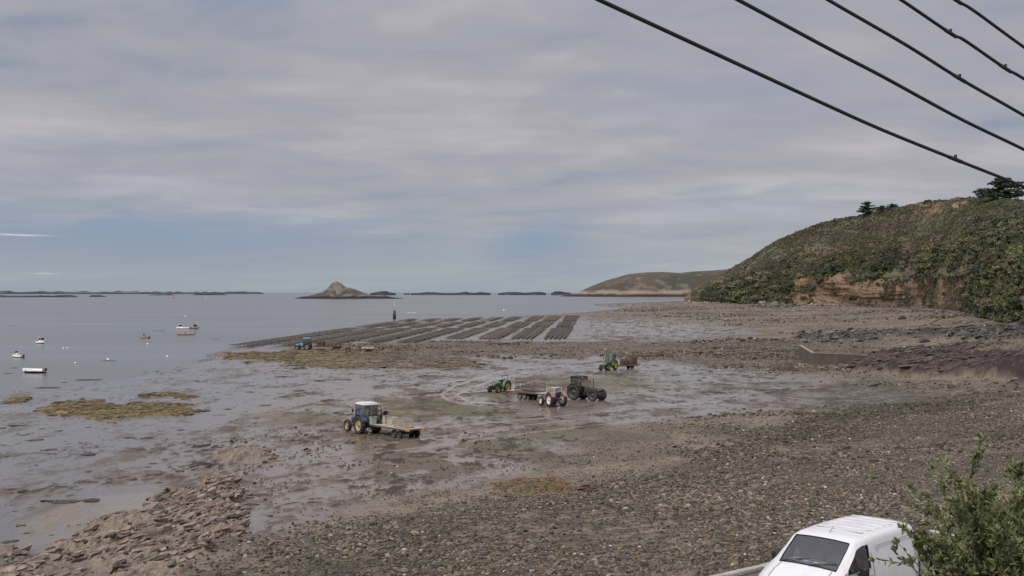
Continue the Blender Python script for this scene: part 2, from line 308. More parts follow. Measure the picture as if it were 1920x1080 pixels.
def terrain(X, Y):
    zb = base_z(X, Y); px, py = to_px(X, Y, zb)
    n1 = fbm(X*.05, Y*.05, 5, 1); n2 = fbm(X*.25, Y*.25, 5, 2, .55); n3 = fbm(X*1.1, Y*1.1, 4, 3, .6); n4 = fbm(X*4.1, Y*4.1, 3, 4, .6)
    big = fbm(X*.018, Y*.018, 4, 6)
    wx = px+(n2-.5)*70+(n1-.5)*60; wy = py+(fbm(X*.2, Y*.2, 4, 9)-.5)*14
    m = lambda P, f=6, g=0: poly(wx, wy, P, f, 3.0, g)
    dry = m(R_DRY, 40); sh = m(R_SHING, 40); band = m(R_BAND, 10); rock = np.maximum.reduce([m(R_ROCK, 12), m(R_ROCK2, 8), m(R_ROCK3, 8)])
    bar = np.maximum(m(R_BAR, 8), m(R_BAR2, 6)*.8); isle = np.maximum.reduce([m(R_ISLE, 6), m(R_ISLE2, 4), m(R_ISLE3, 4)]); red = m(R_RED, 6)
    mound = m(R_MOUND, 8); dark = m(R_DARK, 8)*sst(.3, .5, n2); grn = m(R_GRN, 12); sand = m(R_SAND, 12)
    underw = sst(0, -.06, zb); shw = poly(wx, wy, R_SHING, 150)
    # fade of relief with distance (grid spacing grows)
    fd = np.clip(140/np.maximum(Y, 30), .15, 1.3)
    # wet flats: broad low mud banks standing out of a film of water
    stre = fbm(X*.32, Y*.16, 5, 12, .6); tex = fbm(X*1.6, Y*.9, 4, 14, .65)
    bank = sst(.47, .60, stre*.55+tex*.28+big*.17+np.where(px > 700, .015, -.05)+.03*sst(700, 900, py))
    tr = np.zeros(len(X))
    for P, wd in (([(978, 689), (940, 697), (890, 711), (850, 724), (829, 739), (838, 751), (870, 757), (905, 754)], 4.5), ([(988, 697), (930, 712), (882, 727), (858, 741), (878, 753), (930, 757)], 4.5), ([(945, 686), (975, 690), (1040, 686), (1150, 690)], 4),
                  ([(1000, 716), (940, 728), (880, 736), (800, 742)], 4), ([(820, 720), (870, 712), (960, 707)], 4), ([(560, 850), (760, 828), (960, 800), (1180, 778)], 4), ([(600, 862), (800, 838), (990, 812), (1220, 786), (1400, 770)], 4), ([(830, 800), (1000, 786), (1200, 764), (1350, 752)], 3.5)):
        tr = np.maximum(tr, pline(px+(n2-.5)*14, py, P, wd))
    fine = fbm(X*.55, Y*.38, 4, 33, .62); fine2 = fbm(X*1.9, Y*.8, 3, 35, .6)
    lump = np.maximum(sst(.60, .70, n3*.5+n4*.2+n2*.3), sst(.535, .60, fine*.55+fine2*.3+bank*.09)*sst(150, 650, px+.0*py)*.9)*(1-tr); farm = poly(px, py, [(430, 655), (600, 622), (760, 600), (1100, 590), (1095, 642), (560, 646)], 10); bank = bank*(1-tr)*(1-.75*farm); lump = lump*(1-.7*farm)
    z = zb.copy(); wet = 1-np.maximum(dry, band*.9)
    lump = np.maximum(lump, shw*sst(.50, .60, n4*.5+n3*.5)*.9)
    sb = np.exp(-((py-(928-.13*px))/13)**2)*sst(460, 380, px)+.7*np.exp(-((py-(858-.05*px))/10)**2)*sst(480, 400, px)+.6*sst(240, 400, px)*sst(700, 500, px)*sst(790, 830, py)
    lump = np.maximum(lump, sb*sst(.52, .60, fine*.5+fbm(X*2.2, Y*1.0, 3, 37)*.5)*.9*(1-rock))
    z += wet*(bank*.035*(.4+tex)+lump*.06)*(1-underw)*fd
    z += dry*((n2-.5)*.16+(n3-.5)*.07+(n4-.5)*.05*fd)+band*(np.maximum(n2-.35, 0)*.5+(n3-.5)*.2)
    z += bar*(.12+(n3-.4)*.35)+isle*(.12+(n3-.4)*.3)+red*(.05+n3*.15)
    # stratified rock: ridges slanting across
    q = (X*.40+Y*.9); q2 = (X*.9-Y*.40)
    rid = 1-np.abs(2*fbm(q2*1.3+n2*1.2, q*.33, 4, 21, .6)-1); rid2 = 1-np.abs(2*fbm(q2*4.2, q*.8, 3, 24, .6)-1)
    rk = rock*sst(.30, .50, n2*.6+fbm(X*.6, Y*.6, 3, 27)*.4)
    z += rk*(rid**2*.5+rid2*.24-.10)*(.4+1.1*n2)
    z += mound*(.35+1.5*sst(.3, .8, poly(px, py, R_MOUND, 40, 6))*1.0*n2+rid*.45)+dark*(.25+rid*.7+n3*.4)
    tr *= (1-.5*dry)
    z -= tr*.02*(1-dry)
    rut_gleam = tr*(1-dry)*sst(.36, .56, n3*.6+n4*.4)*np.where(py > 762, .35, 1)
    curve = pline(px, py, [(1470, 571), (1560, 572), (1640, 574), (1700, 578), (1750, 585), (1768, 596), (1745, 606)], 4)
    # ---- albedo, roughness
    def mix(C, c, k): return C+(np.array(c)-C)*k[:, None]
    C = np.tile(srgb3(102, 93, 84), (len(X), 1))
    C = mix(C, srgb3(112, 98, 84), sst(.4, .7, big)*.7)
    C = mix(C, srgb3(80, 68, 58), bank*(.45+.35*sst(350, 650, px))); C = mix(C, srgb3(88, 84, 62), bank*sst(.5, .62, fbm(X*.06, Y*.06, 3, 31))*.7*sst(420, 620, px))
    C = mix(C, srgb3(44, 36, 32), lump*.85)
    green = np.maximum(poly(wx, wy, [(465, 782), (520, 773), (600, 778), (660, 792), (560, 801), (480, 798)], 20), poly(wx, wy, [(720, 750), (850, 748), (900, 770), (800, 785), (720, 775)], 20))
    green = np.maximum(green, poly(wx, wy, [(990, 705), (1180, 708), (1230, 722), (1150, 734), (1040, 728)], 20))
    C = mix(C, srgb3(86, 84, 56), green*.5*sst(.35, .55, tex))
    dc = mix(np.tile(srgb3(118, 107, 92), (len(X), 1)), srgb3(88, 80, 69), sst(.35, .65, n1*.5+n2*.5))
    dc = mix(dc, srgb3(122, 110, 98), sst(.55, .75, n3*.6+n2*.4)*.6); dc = mix(dc, srgb3(48, 43, 39), sst(.50, .68, n4*.6+n3*.4)*.7)
    C = mix(C, dc, dry)
    C = mix(C, srgb3(58, 54, 49), sh*.8*sst(.35, .6, n3*.5+n4*.5))
    right = sst(1450, 1700, px)*sst(690, 760, py)
    C = mix(C, srgb3(76, 74, 58), right*.5*sst(.4, .6, n3))
    bc = mix(np.tile(srgb3(98, 92, 84), (len(X), 1)), srgb3(60, 54, 48), sst(.45, .62, n3*.5+n4*.5)); bc = mix(bc, srgb3(100, 88, 62), sst(.5, .65, n2)*.4)
    C = mix(C, bc, band*.9)
    wc = mix(np.tile(srgb3(118, 102, 56), (len(X), 1)), srgb3(60, 50, 28), sst(.4, .62, n3*.6+n4*.4)); wc = mix(wc, srgb3(104, 90, 70), np.clip(sst(.5, .6, n1)*.4+sst(520, 720, px)*.75, 0, 1))
    C = mix(C, wc, np.clip(bar*1.0, 0, 1)*sst(.25, .42, n3)); C = mix(C, wc*.95+.002, isle*sst(.22, .38, n3))
    rc = mix(np.tile(srgb3(110, 62, 44), (len(X), 1)), srgb3(92, 88, 44), sst(.42, .6, n2)); rc = mix(rc, srgb3(132, 100, 92), sst(.55, .7, n3)*.7)
    C = mix(C, rc, red*.9)
    C = mix(C, srgb3(126, 114, 102), sand*.8)
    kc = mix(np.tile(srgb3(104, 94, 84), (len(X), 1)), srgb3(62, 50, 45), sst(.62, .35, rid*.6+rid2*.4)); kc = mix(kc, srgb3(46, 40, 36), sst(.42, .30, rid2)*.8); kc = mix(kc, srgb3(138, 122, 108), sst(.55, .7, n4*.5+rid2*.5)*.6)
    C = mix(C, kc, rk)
    mc = mix(np.tile(srgb3(86, 72, 65), (len(X), 1)), srgb3(46, 36, 34), sst(.45, .65, n3*.5+rid*.3+.1+sst(1760, 1950, px)*.12)); C = mix(C, mc, mound)
    C = mix(C, mix(np.tile(srgb3(50, 50, 50), (len(X), 1)), srgb3(98, 94, 88), sst(.5, .7, n3)), dark*.9)
    C = mix(C, srgb3(92, 92, 58), grn*.6*sst(.35, .55, n3))
    C = mix(C, srgb3(50, 42, 36), curve*.8); C = mix(C, srgb3(158, 146, 134), rut_gleam*.6)  # wet gleam of the tyre ruts put into the colour as a pale tone
    C = np.clip(C*np.where(True, 1.25, 1)*(.86+.28*n4)[:, None], 0, 1)
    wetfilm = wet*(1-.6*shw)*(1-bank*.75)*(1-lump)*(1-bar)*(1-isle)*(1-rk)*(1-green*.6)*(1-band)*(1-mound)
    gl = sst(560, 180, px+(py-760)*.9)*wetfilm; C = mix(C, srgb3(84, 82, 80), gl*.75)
    wetfilm = np.maximum(wetfilm, tr*.8); poolr = rock*(1-sst(.30, .42, n2*.6+fbm(X*.6, Y*.6, 3, 27)*.4)); wetfilm = np.maximum(wetfilm, poolr)
    damp = dry*sst(.5, .66, n1)*.25
    rough = .84-.66*wetfilm-.03*gl-.2*damp-.12*bank*wet-.15*(bar+isle)*wet; bumpy = np.clip(1-wetfilm*.93, .05, 1)
    spec = .25+.3*wetfilm
    return z, np.clip(C, .003, 1), np.clip(rough, .09, .9), bumpy, spec, dict(dry=dry, sh=sh, band=band, rk=rk, px=px, py=py, isle=isle, bar=bar, lump=lump, shw=shw, red=red, mound=mound, dark=dark)
def tz(x, y):
    return float(terrain(np.array([float(x)]), np.array([float(y)]))[0][0])

def ground_mesh():
    cols = np.concatenate([np.linspace(-1100, -60, 60)[:-1], np.arange(-60, 1985, 1.9), np.linspace(1985, 3000, 60)[1:]])
    dys = np.concatenate([np.arange(18, 600, .97), np.geomspace(600, 2600, 90)[1:]])[::-1]
    Yr = F*HC/dys; TX, YY = np.meshgrid((cols-960)/F, Yr); X = (TX*YY).ravel(); Y = YY.ravel()
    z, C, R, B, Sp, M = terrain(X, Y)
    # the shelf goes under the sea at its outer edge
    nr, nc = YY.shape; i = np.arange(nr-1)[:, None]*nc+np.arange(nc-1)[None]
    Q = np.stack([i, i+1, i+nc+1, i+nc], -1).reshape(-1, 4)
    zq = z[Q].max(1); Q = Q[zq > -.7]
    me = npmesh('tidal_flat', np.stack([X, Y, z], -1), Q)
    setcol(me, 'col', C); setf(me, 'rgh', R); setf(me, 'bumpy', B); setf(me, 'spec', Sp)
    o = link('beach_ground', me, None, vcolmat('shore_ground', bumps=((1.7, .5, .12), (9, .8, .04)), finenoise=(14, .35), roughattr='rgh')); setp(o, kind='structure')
ground_mesh()

def sea():
    me = bpy.data.meshes.new('sea'); R = 60000
    me.from_pydata([(-R, 20, 0), (R, 20, 0), (R, R, 0), (-R, R, 0)], [], [(0, 1, 2, 3)])
    m = bpy.data.materials.new('sea_water'); m.use_nodes = True; t = m.node_tree; p = t.nodes['Principled BSDF']
    p.inputs['Base Color'].default_value = (.115, .115, .112, 1); p.inputs['IOR'].default_value = 1.33; p.inputs['Roughness'].default_value = .14
    geo = N(t, 'ShaderNodeNewGeometry'); prev = None
    for sc, st, d, sx in ((1.1, .45, .05, 1), (.22, .3, .12, .8)):
        mp = N(t, 'ShaderNodeMapping'); L(t, geo.outputs['Position'], mp.inputs[0]); mp.inputs['Scale'].default_value = (sx, 1, 1)
        n = N(t, 'ShaderNodeTexNoise'); L(t, mp.outputs[0], n.inputs[0]); n.inputs['Scale'].default_value = sc; n.inputs['Detail'].default_value = 4
        b = N(t, 'ShaderNodeBump'); b.inputs['Strength'].default_value = st; b.inputs['Distance'].default_value = d; L(t, n.outputs[0], b.inputs['Height'])
        if prev: L(t, prev, b.inputs['Normal'])
        prev = b.outputs[0]
    L(t, prev, p.inputs['Normal'])
    n = N(t, 'ShaderNodeTexNoise'); mp = N(t, 'ShaderNodeMapping'); L(t, geo.outputs['Position'], mp.inputs[0]); mp.inputs['Scale'].default_value = (.3, 1, 1); mp.inputs['Rotation'].default_value = (0, 0, .25)
    L(t, mp.outputs[0], n.inputs[0]); n.inputs['Scale'].default_value = .02; n.inputs['Detail'].default_value = 5
    r = ramp(t, [(.3, (.15, .15, .15)), (.7, (.24, .24, .24))]); L(t, n.outputs[0], r.inputs[0]); L(t, r.outputs[0], p.inputs['Roughness'])
    setp(link('sea_water', me, None, m), kind='structure')
sea()

# ------------------------------------------------------------------ geometry-node scatter for things nobody could count
def scatter(name, P, scale, rot, idx, tint, protos, label=None, cat=None, scale3=None, kind='stuff', parent=None):
    me = bpy.data.meshes.new(name+'_points'); me.vertices.add(len(P)); me.vertices.foreach_set('co', np.ascontiguousarray(P, dtype=np.float32).ravel())
    def vec(n, A): a = me.attributes.new(n, 'FLOAT_VECTOR', 'POINT'); a.data.foreach_set('vector', np.ascontiguousarray(A, dtype=np.float32).ravel())
    vec('scl', scale if scale.ndim == 2 else np.repeat(scale[:, None], 3, 1)); vec('rot', rot)
    a = me.attributes.new('idx', 'INT', 'POINT'); a.data.foreach_set('value', np.ascontiguousarray(idx, dtype=np.int32)); vec('tint', tint)
    o = link(name, me); setp(o, label, cat, kind=kind)
    pc = bpy.data.collections.new(name+'_kinds')
    for i, pm in enumerate(protos):
        q = bpy.data.objects.new('%s_kind_%02d' % (name, i), pm); pc.objects.link(q)
    g = bpy.data.node_groups.new(name+'_scatter', 'GeometryNodeTree')
    g.interface.new_socket('Geometry', in_out='INPUT', socket_type='NodeSocketGeometry'); g.interface.new_socket('Geometry', in_out='OUTPUT', socket_type='NodeSocketGeometry')
    gi = N(g, 'NodeGroupInput'); go = N(g, 'NodeGroupOutput'); m2p = N(g, 'GeometryNodeMeshToPoints'); ci = N(g, 'GeometryNodeCollectionInfo'); iop = N(g, 'GeometryNodeInstanceOnPoints')
    ci.inputs['Collection'].default_value = pc; ci.inputs['Separate Children'].default_value = True; ci.inputs['Reset Children'].default_value = True
    def na(n, t): x = N(g, 'GeometryNodeInputNamedAttribute', data_type=t); x.inputs[0].default_value = n; return x.outputs[0]
    L(g, gi.outputs[0], m2p.inputs[0]); L(g, m2p.outputs[0], iop.inputs['Points']); L(g, ci.outputs[0], iop.inputs['Instance'])
    iop.inputs['Pick Instance'].default_value = True; L(g, na('idx', 'INT'), iop.inputs['Instance Index'])
    L(g, na('rot', 'FLOAT_VECTOR'), iop.inputs['Rotation']); L(g, na('scl', 'FLOAT_VECTOR'), iop.inputs['Scale'])
    L(g, iop.outputs[0], go.inputs[0])
    md = o.modifiers.new('scatter', 'NODES'); md.node_group = g
    return o
def stone_mesh(name, mat, seed, sub=1, flat=.6):
    bm = bmesh.new(); bmesh.ops.create_icosphere(bm, subdivisions=sub, radius=.5); rnd = random.Random(seed)
    ax = [Vector((rnd.uniform(-1, 1), rnd.uniform(-1, 1), rnd.uniform(-.6, 1))).normalized() for _ in range(7)]; th = [rnd.uniform(.26, .42) for _ in ax]
    for v in bm.verts:
        for a, h in zip(ax, th):
            d = v.co.dot(a)
            if d > h: v.co -= a*(d-h)*.85
        v.co += Vector((rnd.uniform(-1, 1), rnd.uniform(-1, 1), rnd.uniform(-1, 1)))*.03
        v.co.z *= flat; v.co.x *= 1.15
    me = bpy.data.meshes.new(name); bm.to_mesh(me); bm.free(); me.materials.append(mat)
    return me
def tintmat(name, colors, rough=.8, spec=.3, bump=.4, bscale=6, nz=.25, trans=0):
    """colour read from the scattered point (per instance), with the object's own grain"""
    m = bpy.data.materials.new(name); m.use_nodes = True; t = m.node_tree; p = t.nodes['Principled BSDF']
    a = N(t, 'ShaderNodeAttribute', attribute_name='tint', attribute_type='INSTANCER')
    tc = N(t, 'ShaderNodeTexCoord'); n = N(t, 'ShaderNodeTexNoise'); L(t, tc.outputs['Object'], n.inputs[0]); n.inputs['Scale'].default_value = bscale; n.inputs['Detail'].default_value = 4
    r = ramp(t, [(.3, (1-nz,)*3), (.7, (1+nz,)*3)]); L(t, n.outputs[0], r.inputs[0])
    L(t, mixc(t, 1.0, a.outputs[0], r.outputs[0], 'MULTIPLY'), p.inputs['Base Color'])
    p.inputs['Roughness'].default_value = rough; p.inputs['Specular IOR Level'].default_value = spec
    if bump:
        b = N(t, 'ShaderNodeBump'); b.inputs['Strength'].default_value = bump; b.inputs['Distance'].default_value = .03; L(t, n.outputs[0], b.inputs['Height']); L(t, b.outputs[0], p.inputs['Normal'])
    return m

STONECOL = np.array([srgb3(*c) for c in ((104, 98, 88), (84, 80, 74), (120, 112, 100), (72, 70, 64), (96, 92, 72), (112, 98, 86), (136, 128, 116), (60, 56, 52), (90, 88, 76))])
def shingle():
    rng = np.random.RandomState(5); mt = tintmat('stone', None)
    protos = [stone_mesh('stone_%d' % i, mt, i+3, 1, .62) for i in range(6)]
    Ps = []; Ss = []
    def field(n, y0, y1, x0, x1, dens, smin, smax, key):
        # uniform in depth and bearing
        Y = np.sqrt(rng.uniform(y0*y0, y1*y1, n)); px = rng.uniform(x0, x1, n); X = (px-960)/F*Y
        z, C, R, B, Sp, M = terrain(X, Y); k = key(M, X, Y); keep = rng.rand(n) < k*dens
        s = np.exp(rng.normal(0, .38, n))*rng.uniform(smin, smax, n)
        s = s*(.48+.8*sst(.3, .7, fbm(X*.07, Y*.07, 4, 58)))
        Ps.append(np.stack([X, Y, z], -1)[keep]); Ss.append(s[keep])
    dn = lambda X, Y: .25+.75*sst(.36, .58, fbm(X*.11, Y*.11, 4, 44))
    on = lambda M: (M['py'] < 1100)
    field(110000, 34, 75, 280, 2000, 1, .075, .15, lambda M, X, Y: M['sh']*dn(X, Y)*on(M))
    field(70000, 70, 130, 700, 2000, 1, .10, .19, lambda M, X, Y: np.clip(M['sh']+.25*M['dry'], 0, 1)*dn(X, Y)*(1-M['mound']))
    field(50000, 120, 300, 1000, 2000, 1, .18, .36, lambda M, X, Y: M['dry']*(.2+.8*sst(.45, .6, fbm(X*.06, Y*.06, 3, 47)))*(1-M['mound']))
    field(26000, 190, 330, 520, 1560, 1, .2, .5, lambda M, X, Y: M['band']*(.1+.9*sst(.42, .6, fbm(X*.12, Y*.12, 4, 55)))*(1-poly(M['px'], M['py'], [(1490, 660), (1530, 695), (1660, 690), (1650, 660)], 10)))
    field(16000, 300, 1000, 1150, 2000, 1, .4, 1.0, lambda M, X, Y: M['dry']*sst(.45, .62, fbm(X*.03, Y*.03, 4, 49)))
    field(60000, 52, 115, 200, 1400, 1, .06, .19, lambda M, X, Y: np.clip((1-M['sh'])*(M['shw']*1.1*sst(.36, .6, fbm(X*.5, Y*.3, 4, 52))+.25*sst(.5, .66, fbm(X*.3, Y*.2, 4, 51))*sst(250, 700, M['px'])), 0, 1)*(1-M['rk']))
    field(9000, 560, 1300, 1285, 1700, 1, .9, 2.4, lambda M, X, Y: np.exp(-((M['py']-np.interp(M['px'], [1285, 1400, 1500, 1700], [566.5, 569.5, 571, 574.5]))/1.6)**2)*.9*sst(1700, 1500, M['px']))
    field(5000, 700, 1000, 1405, 1500, 1, 1.0, 2.6, lambda M, X, Y: np.exp(-((M['py']-574.5)/1.2)**2-((M['px']-1452)/28)**2))
    field(9000, 52, 75, -60, 480, 1, .12, .35, lambda M, X, Y: M['rk']*.04)
    P = np.concatenate(Ps); s = np.concatenate(Ss); n = len(P)
    rot = np.stack([rng.normal(0, .25, n), rng.normal(0, .25, n), rng.uniform(0, 6.28, n)], -1)
    tint = (.75+.5*sst(.35, .65, fbm(P[:, 0]*.05, P[:, 1]*.05, 4, 59)))[:, None]*STONECOL[rng.randint(0, len(STONECOL), n)]*rng.uniform(.55, 1.2, n)[:, None]*[.94, .90, .85]; ft = (P[:, 1] > 560)&(to_px(P[:, 0], P[:, 1], P[:, 2])[1] < 573); tint[ft] = srgb3(150, 138, 120)*rng.uniform(.6, 1.2, ft.sum())[:, None]
    pale = rng.rand(n) < .005; tint[pale] = srgb3(190, 182, 168)
    # reddish on the rocks and weed-brown on the wet flats
    P[:, 2] += s*.12
    # the 300 that show largest become individuals
    px, py = to_px(P[:, 0], P[:, 1], P[:, 2]); vis = (px > 0) & (px < 1910) & (py < 1075) & ~((px > 1440) & (py > 960))
    size = s*F/P[:, 1]*vis; big = np.argsort(-size)[:300]; mask = np.ones(n, bool); mask[big] = False
    scatter('shingle', P[mask], s[mask], rot[mask], rng.randint(0, 6, mask.sum()), tint[mask], protos, 'grey and brown shingle stones scattered over the upper beach', 'shingle')
    mats = [principled('beach_stone_%d' % i, (*(c*1.0), 1), .8, noise=.25, nscale=5, bump=.4, bscale=7) for i, c in enumerate(STONECOL[:6])]
    big_m = [stone_mesh('beach_stone_%d' % i, mats[i], i+3, 2, .62) for i in range(6)]
    for k in big:
        o = link('beach_stone', big_m[k % 6]); o.location = P[k]; o.rotation_euler = rot[k]; o.scale = (s[k],)*3
        setp(o, 'larger rounded grey-brown stone lying in the foreground shingle', 'stone', 'larger stones in the foreground shingle')
shingle()

def slab_mesh(name, mat, seed):
    rnd = random.Random(seed); bm = bmesh.new(); bmesh.ops.create_icosphere(bm, subdivisions=3, radius=.5)
    ax = [(Vector((rnd.uniform(-.25, .25), rnd.uniform(-.2, .2), 1)).normalized(), rnd.uniform(.10, .16)), (Vector((rnd.uniform(-.2, .2), 1, rnd.uniform(-.4, .4))).normalized(), rnd.uniform(.16, .26)), (Vector((rnd.uniform(-.2, .2), -1, rnd.uniform(-.4, .4))).normalized(), rnd.uniform(.16, .26))]
    ax += [(Vector((rnd.uniform(-1, 1), rnd.uniform(-1, 1), rnd.uniform(-.3, .6))).normalized(), rnd.uniform(.24, .4)) for _ in range(6)]
    for v in bm.verts:
        for a, h in ax:
            d = v.co.dot(a)
            if d > h: v.co -= a*(d-h)
        v.co.x *= 1.8
    bmesh.ops.remove_doubles(bm, verts=bm.verts, dist=.02)
    me = bpy.data.meshes.new(name); bm.to_mesh(me); bm.free(); me.materials.append(mat)
    return me
def outcrops():
    rng = np.random.RandomState(15); mt = tintmat('slab_rock', None, rough=.75, bump=.7, bscale=4, nz=.4)
    protos = [slab_mesh('slab_%d' % i, mt, i+40) for i in range(6)]
    def run(name, n, y0, y1, x0, x1, key, smin, smax, cols, ang, label, nind, glabel, mats, flat=1):
        Y = np.sqrt(rng.uniform(y0*y0, y1*y1, n)); X = (rng.uniform(x0, x1, n)-960)/F*Y; z, C, R, B, Sp, M = terrain(X, Y); k = rng.rand(n) < key(M, X, Y); X, Y, z = X[k], Y[k], z[k]; n = len(X)
        s = np.exp(rng.normal(0, .35, n))*rng.uniform(smin, smax, n); P = np.stack([X, Y, z-s*.04], -1)
        rot = np.stack([rng.normal(.32, .2, n), rng.normal(-.08, .12, n), ang+rng.normal(0, .22, n)], -1); T = cols[rng.randint(0, len(cols), n)]*rng.uniform(.65, 1.2, n)[:, None]
        sc = np.stack([s*rng.uniform(.8, 1.5, n), s, s*rng.uniform(.7, 1.3, n)*flat], -1)
        big = np.argsort(-s*F/Y)[:nind]; mk = np.ones(n, bool); mk[big] = False
        scatter(name, P[mk], sc[mk], rot[mk], rng.randint(0, 6, mk.sum()), T[mk], protos, label, 'rocks')
        ms = [slab_mesh('rock_slab_%d' % i, mats[i % len(mats)], i+40) for i in range(6)]
        for q in big:
            o = link('rock_slab', ms[q % 6]); o.location = P[q]; o.rotation_euler = rot[q]; o.scale = sc[q]; setp(o, glabel[0], 'rock', glabel[1])
    kc = np.array([srgb3(*c) for c in ((128, 112, 100), (108, 96, 88), (140, 126, 112), (92, 82, 74), (124, 104, 92))])
    mk_ = lambda n, c: principled(n, (*c, 1), .75, noise=.35, nscale=3, bump=.6, bscale=5)
    run('outcrop_slabs', 30000, 50, 112, -60, 560, lambda M, X, Y: M['rk']*.9*sst(.40, .56, fbm(X*.35, Y*.35, 3, 91)), .10, .48, kc, .9, 'reddish brown tilted rock slabs packed in the outcrop at lower left', 140, ('larger reddish brown tilted slab in the rock outcrop at lower left', 'larger slabs in the lower left rock outcrop'), [mk_('slab_a', kc[0]), mk_('slab_b', kc[2]), mk_('slab_c', kc[1])])
    mc = np.array([srgb3(*c) for c in ((88, 75, 68), (72, 62, 57), (100, 86, 78), (50, 45, 43))])
    run('red_mound_slabs', 9000, 170, 260, 1580, 2100, lambda M, X, Y: M['mound']*.35, .4, 1.3, mc, .3, 'red-brown slabs covering the low rocky mound by the slipway wall', 40, ('larger red-brown slab lying on the low rocky mound beside the slipway wall', 'larger slabs on the red-brown mound'), [mk_('mslab_a', mc[0]), mk_('mslab_b', mc[1])], .6)
    dc = np.array([srgb3(*c) for c in ((72, 70, 70), (56, 54, 54), (108, 104, 98), (84, 80, 76))])
    run('dark_strip_rocks', 9000, 230, 420, 1490, 2050, lambda M, X, Y: M['dark']*.6, .4, 1.2, dc, .1, 'dark jagged rocks forming a strip across the beach below the cliff', 40, ('larger dark jagged rock in the strip of black rocks below the cliff', 'larger rocks in the dark strip'), [mk_('dslab_a', dc[0]), mk_('dslab_b', dc[1])], .9)
outcrops()

# ------------------------------------------------------------------ hill, headland, islets
def interp(tab, x, k): return np.interp(x, [t[0] for t in tab], [t[k] for t in tab])
RIDGE = [(1283, 559, 1262), (1290, 553, 1260), (1299, 541, 1250), (1324, 523, 1230), (1370, 503, 1200), (1407, 482, 1150), (1453, 452, 1080), (1499, 432, 1020), (1545, 416, 970), (1609, 404, 900), (1659, 392, 850), (1728, 380, 780), (1797, 371, 700), (1847, 370, 640), (1920, 377, 560), (2100, 350, 450), (2500, 300, 300), (2900, 280, 250)]
CLTOP = [(1283, 560, 1), (1330, 548, 6), (1400, 545, 12), (1470, 540, 14), (1500, 527, 12), (1600, 519, 13), (1700, 517, 13), (1760, 514, 16), (1840, 510, 22), (1900, 500, 22), (2100, 480, 25), (2900, 400, 25)]
def hill_pt(c, t):
    """c bearing column, t 0 foot .. 1 cliff top .. 2 ridge .. 3 far side"""
    Df = interp(FOOT, c, 1); zf = interp(FOOT, c, 2); Dr = interp(RIDGE, c, 2); zr = HC+(HOR-interp(RIDGE, c, 1))/F*Dr
    Dc = np.minimum(Df+interp(CLTOP, c, 2), Dr-1); zc = HC+(HOR-interp(CLTOP, c, 1))/F*Dc; zc = np.minimum(zc, zr)
    t1 = np.clip(t, 0, 1); t2 = np.clip(t-1, 0, 1); t3 = np.clip(t-2, 0, 1)
    D = Df-4+(Dc-Df+4)*t1+(Dr-Dc)*t2+260*t3
    z = (zf-1.5)+(zc-zf+1.5)*t1+(zr-zc)*(t2**.88)*1.0
    z = z*(1-t3)**1.2*(t3 > 0)+z*(t3 <= 0)
    X = (c-960)/F*D
    n = fbm(X*.02, D*.02, 5, 60); n2 = fbm(X*.11, D*.11, 4, 63)
    cliffy = np.exp(-((t-.5)/.5)**4)
    act = .7*np.clip(t2*4, 0, 1)*np.clip((2.02-t)*6, 0.12, 1)
    dz = (n-.5)*9*act*np.clip((zr-5)/40, 0, 1)+(n2-.5)*2.0*np.clip((zr-5)/40, .1, 1)*np.clip(t*3, 0, 1)
    rav = (1-np.abs(2*fbm(X*.05, D*.012, 4, 66)-1))
    D2 = D+cliffy*((fbm(X*.45, z*.5, 4, 71)-.5)*5+(fbm(X*.12, z*.15, 4, 68)-.5)*10+(fbm(X*.04, z*.04, 3, 69)-.5)*14+(rav-.6)*9)
    return X/D*D2, D2, z+dz, cliffy, n, n2
def hill():
    c = np.concatenate([np.linspace(1283, 1930, 520), np.linspace(1930, 2900, 60)[1:]]); t = np.concatenate([np.linspace(0, 1, 60), np.linspace(1, 2, 150)[1:], np.linspace(2, 3, 20)[1:]])
    Cg, Tg = np.meshgrid(c, t); cc = Cg.ravel(); tt = Tg.ravel()
    X, Y, z, cl, n, n2 = hill_pt(cc, tt); nr, nc = Cg.shape; i = np.arange(nr-1)[:, None]*nc+np.arange(nc-1)[None]
    Q = np.stack([i, i+1, i+nc+1, i+nc], -1).reshape(-1, 4)
    me = npmesh('hillside', np.stack([X, Y, z], -1), Q)
    bare = bare_mask(cc, tt, X, Y)
    G = np.tile(srgb3(100, 98, 80), (len(X), 1))
    mx = lambda C, c_, k: C+(np.array(c_)-C)*k[:, None]
    G = mx(G, srgb3(120, 98, 82), sst(.48, .62, fbm(cc*.014, tt*7, 5, 94))*.8); G = mx(G, srgb3(112, 114, 80), sst(.5, .62, fbm(cc*.022, tt*10, 5, 96))*.5)
    rockc = np.tile(srgb3(140, 118, 98), (len(X), 1)); rockc = mx(rockc, srgb3(96, 72, 56), sst(.4, .62, fbm(X*.4, z*.22, 5, 74))); rockc = mx(rockc, srgb3(150, 126, 100), sst(.58, .7, fbm(X*.25, z*.14, 4, 76))*.8)
    low = sst(.22, .08, tt); rockc = mx(rockc, srgb3(110, 98, 88), low)
    G = mx(G, rockc, bare)
    setcol(me, 'col', G)
    o = link('coastal_hill', me, None, vcolmat('hill_soil', bumps=((.35, .7, .8), (1.6, .7, .3)), finenoise=(1.2, .4))); setp(o, kind='structure')
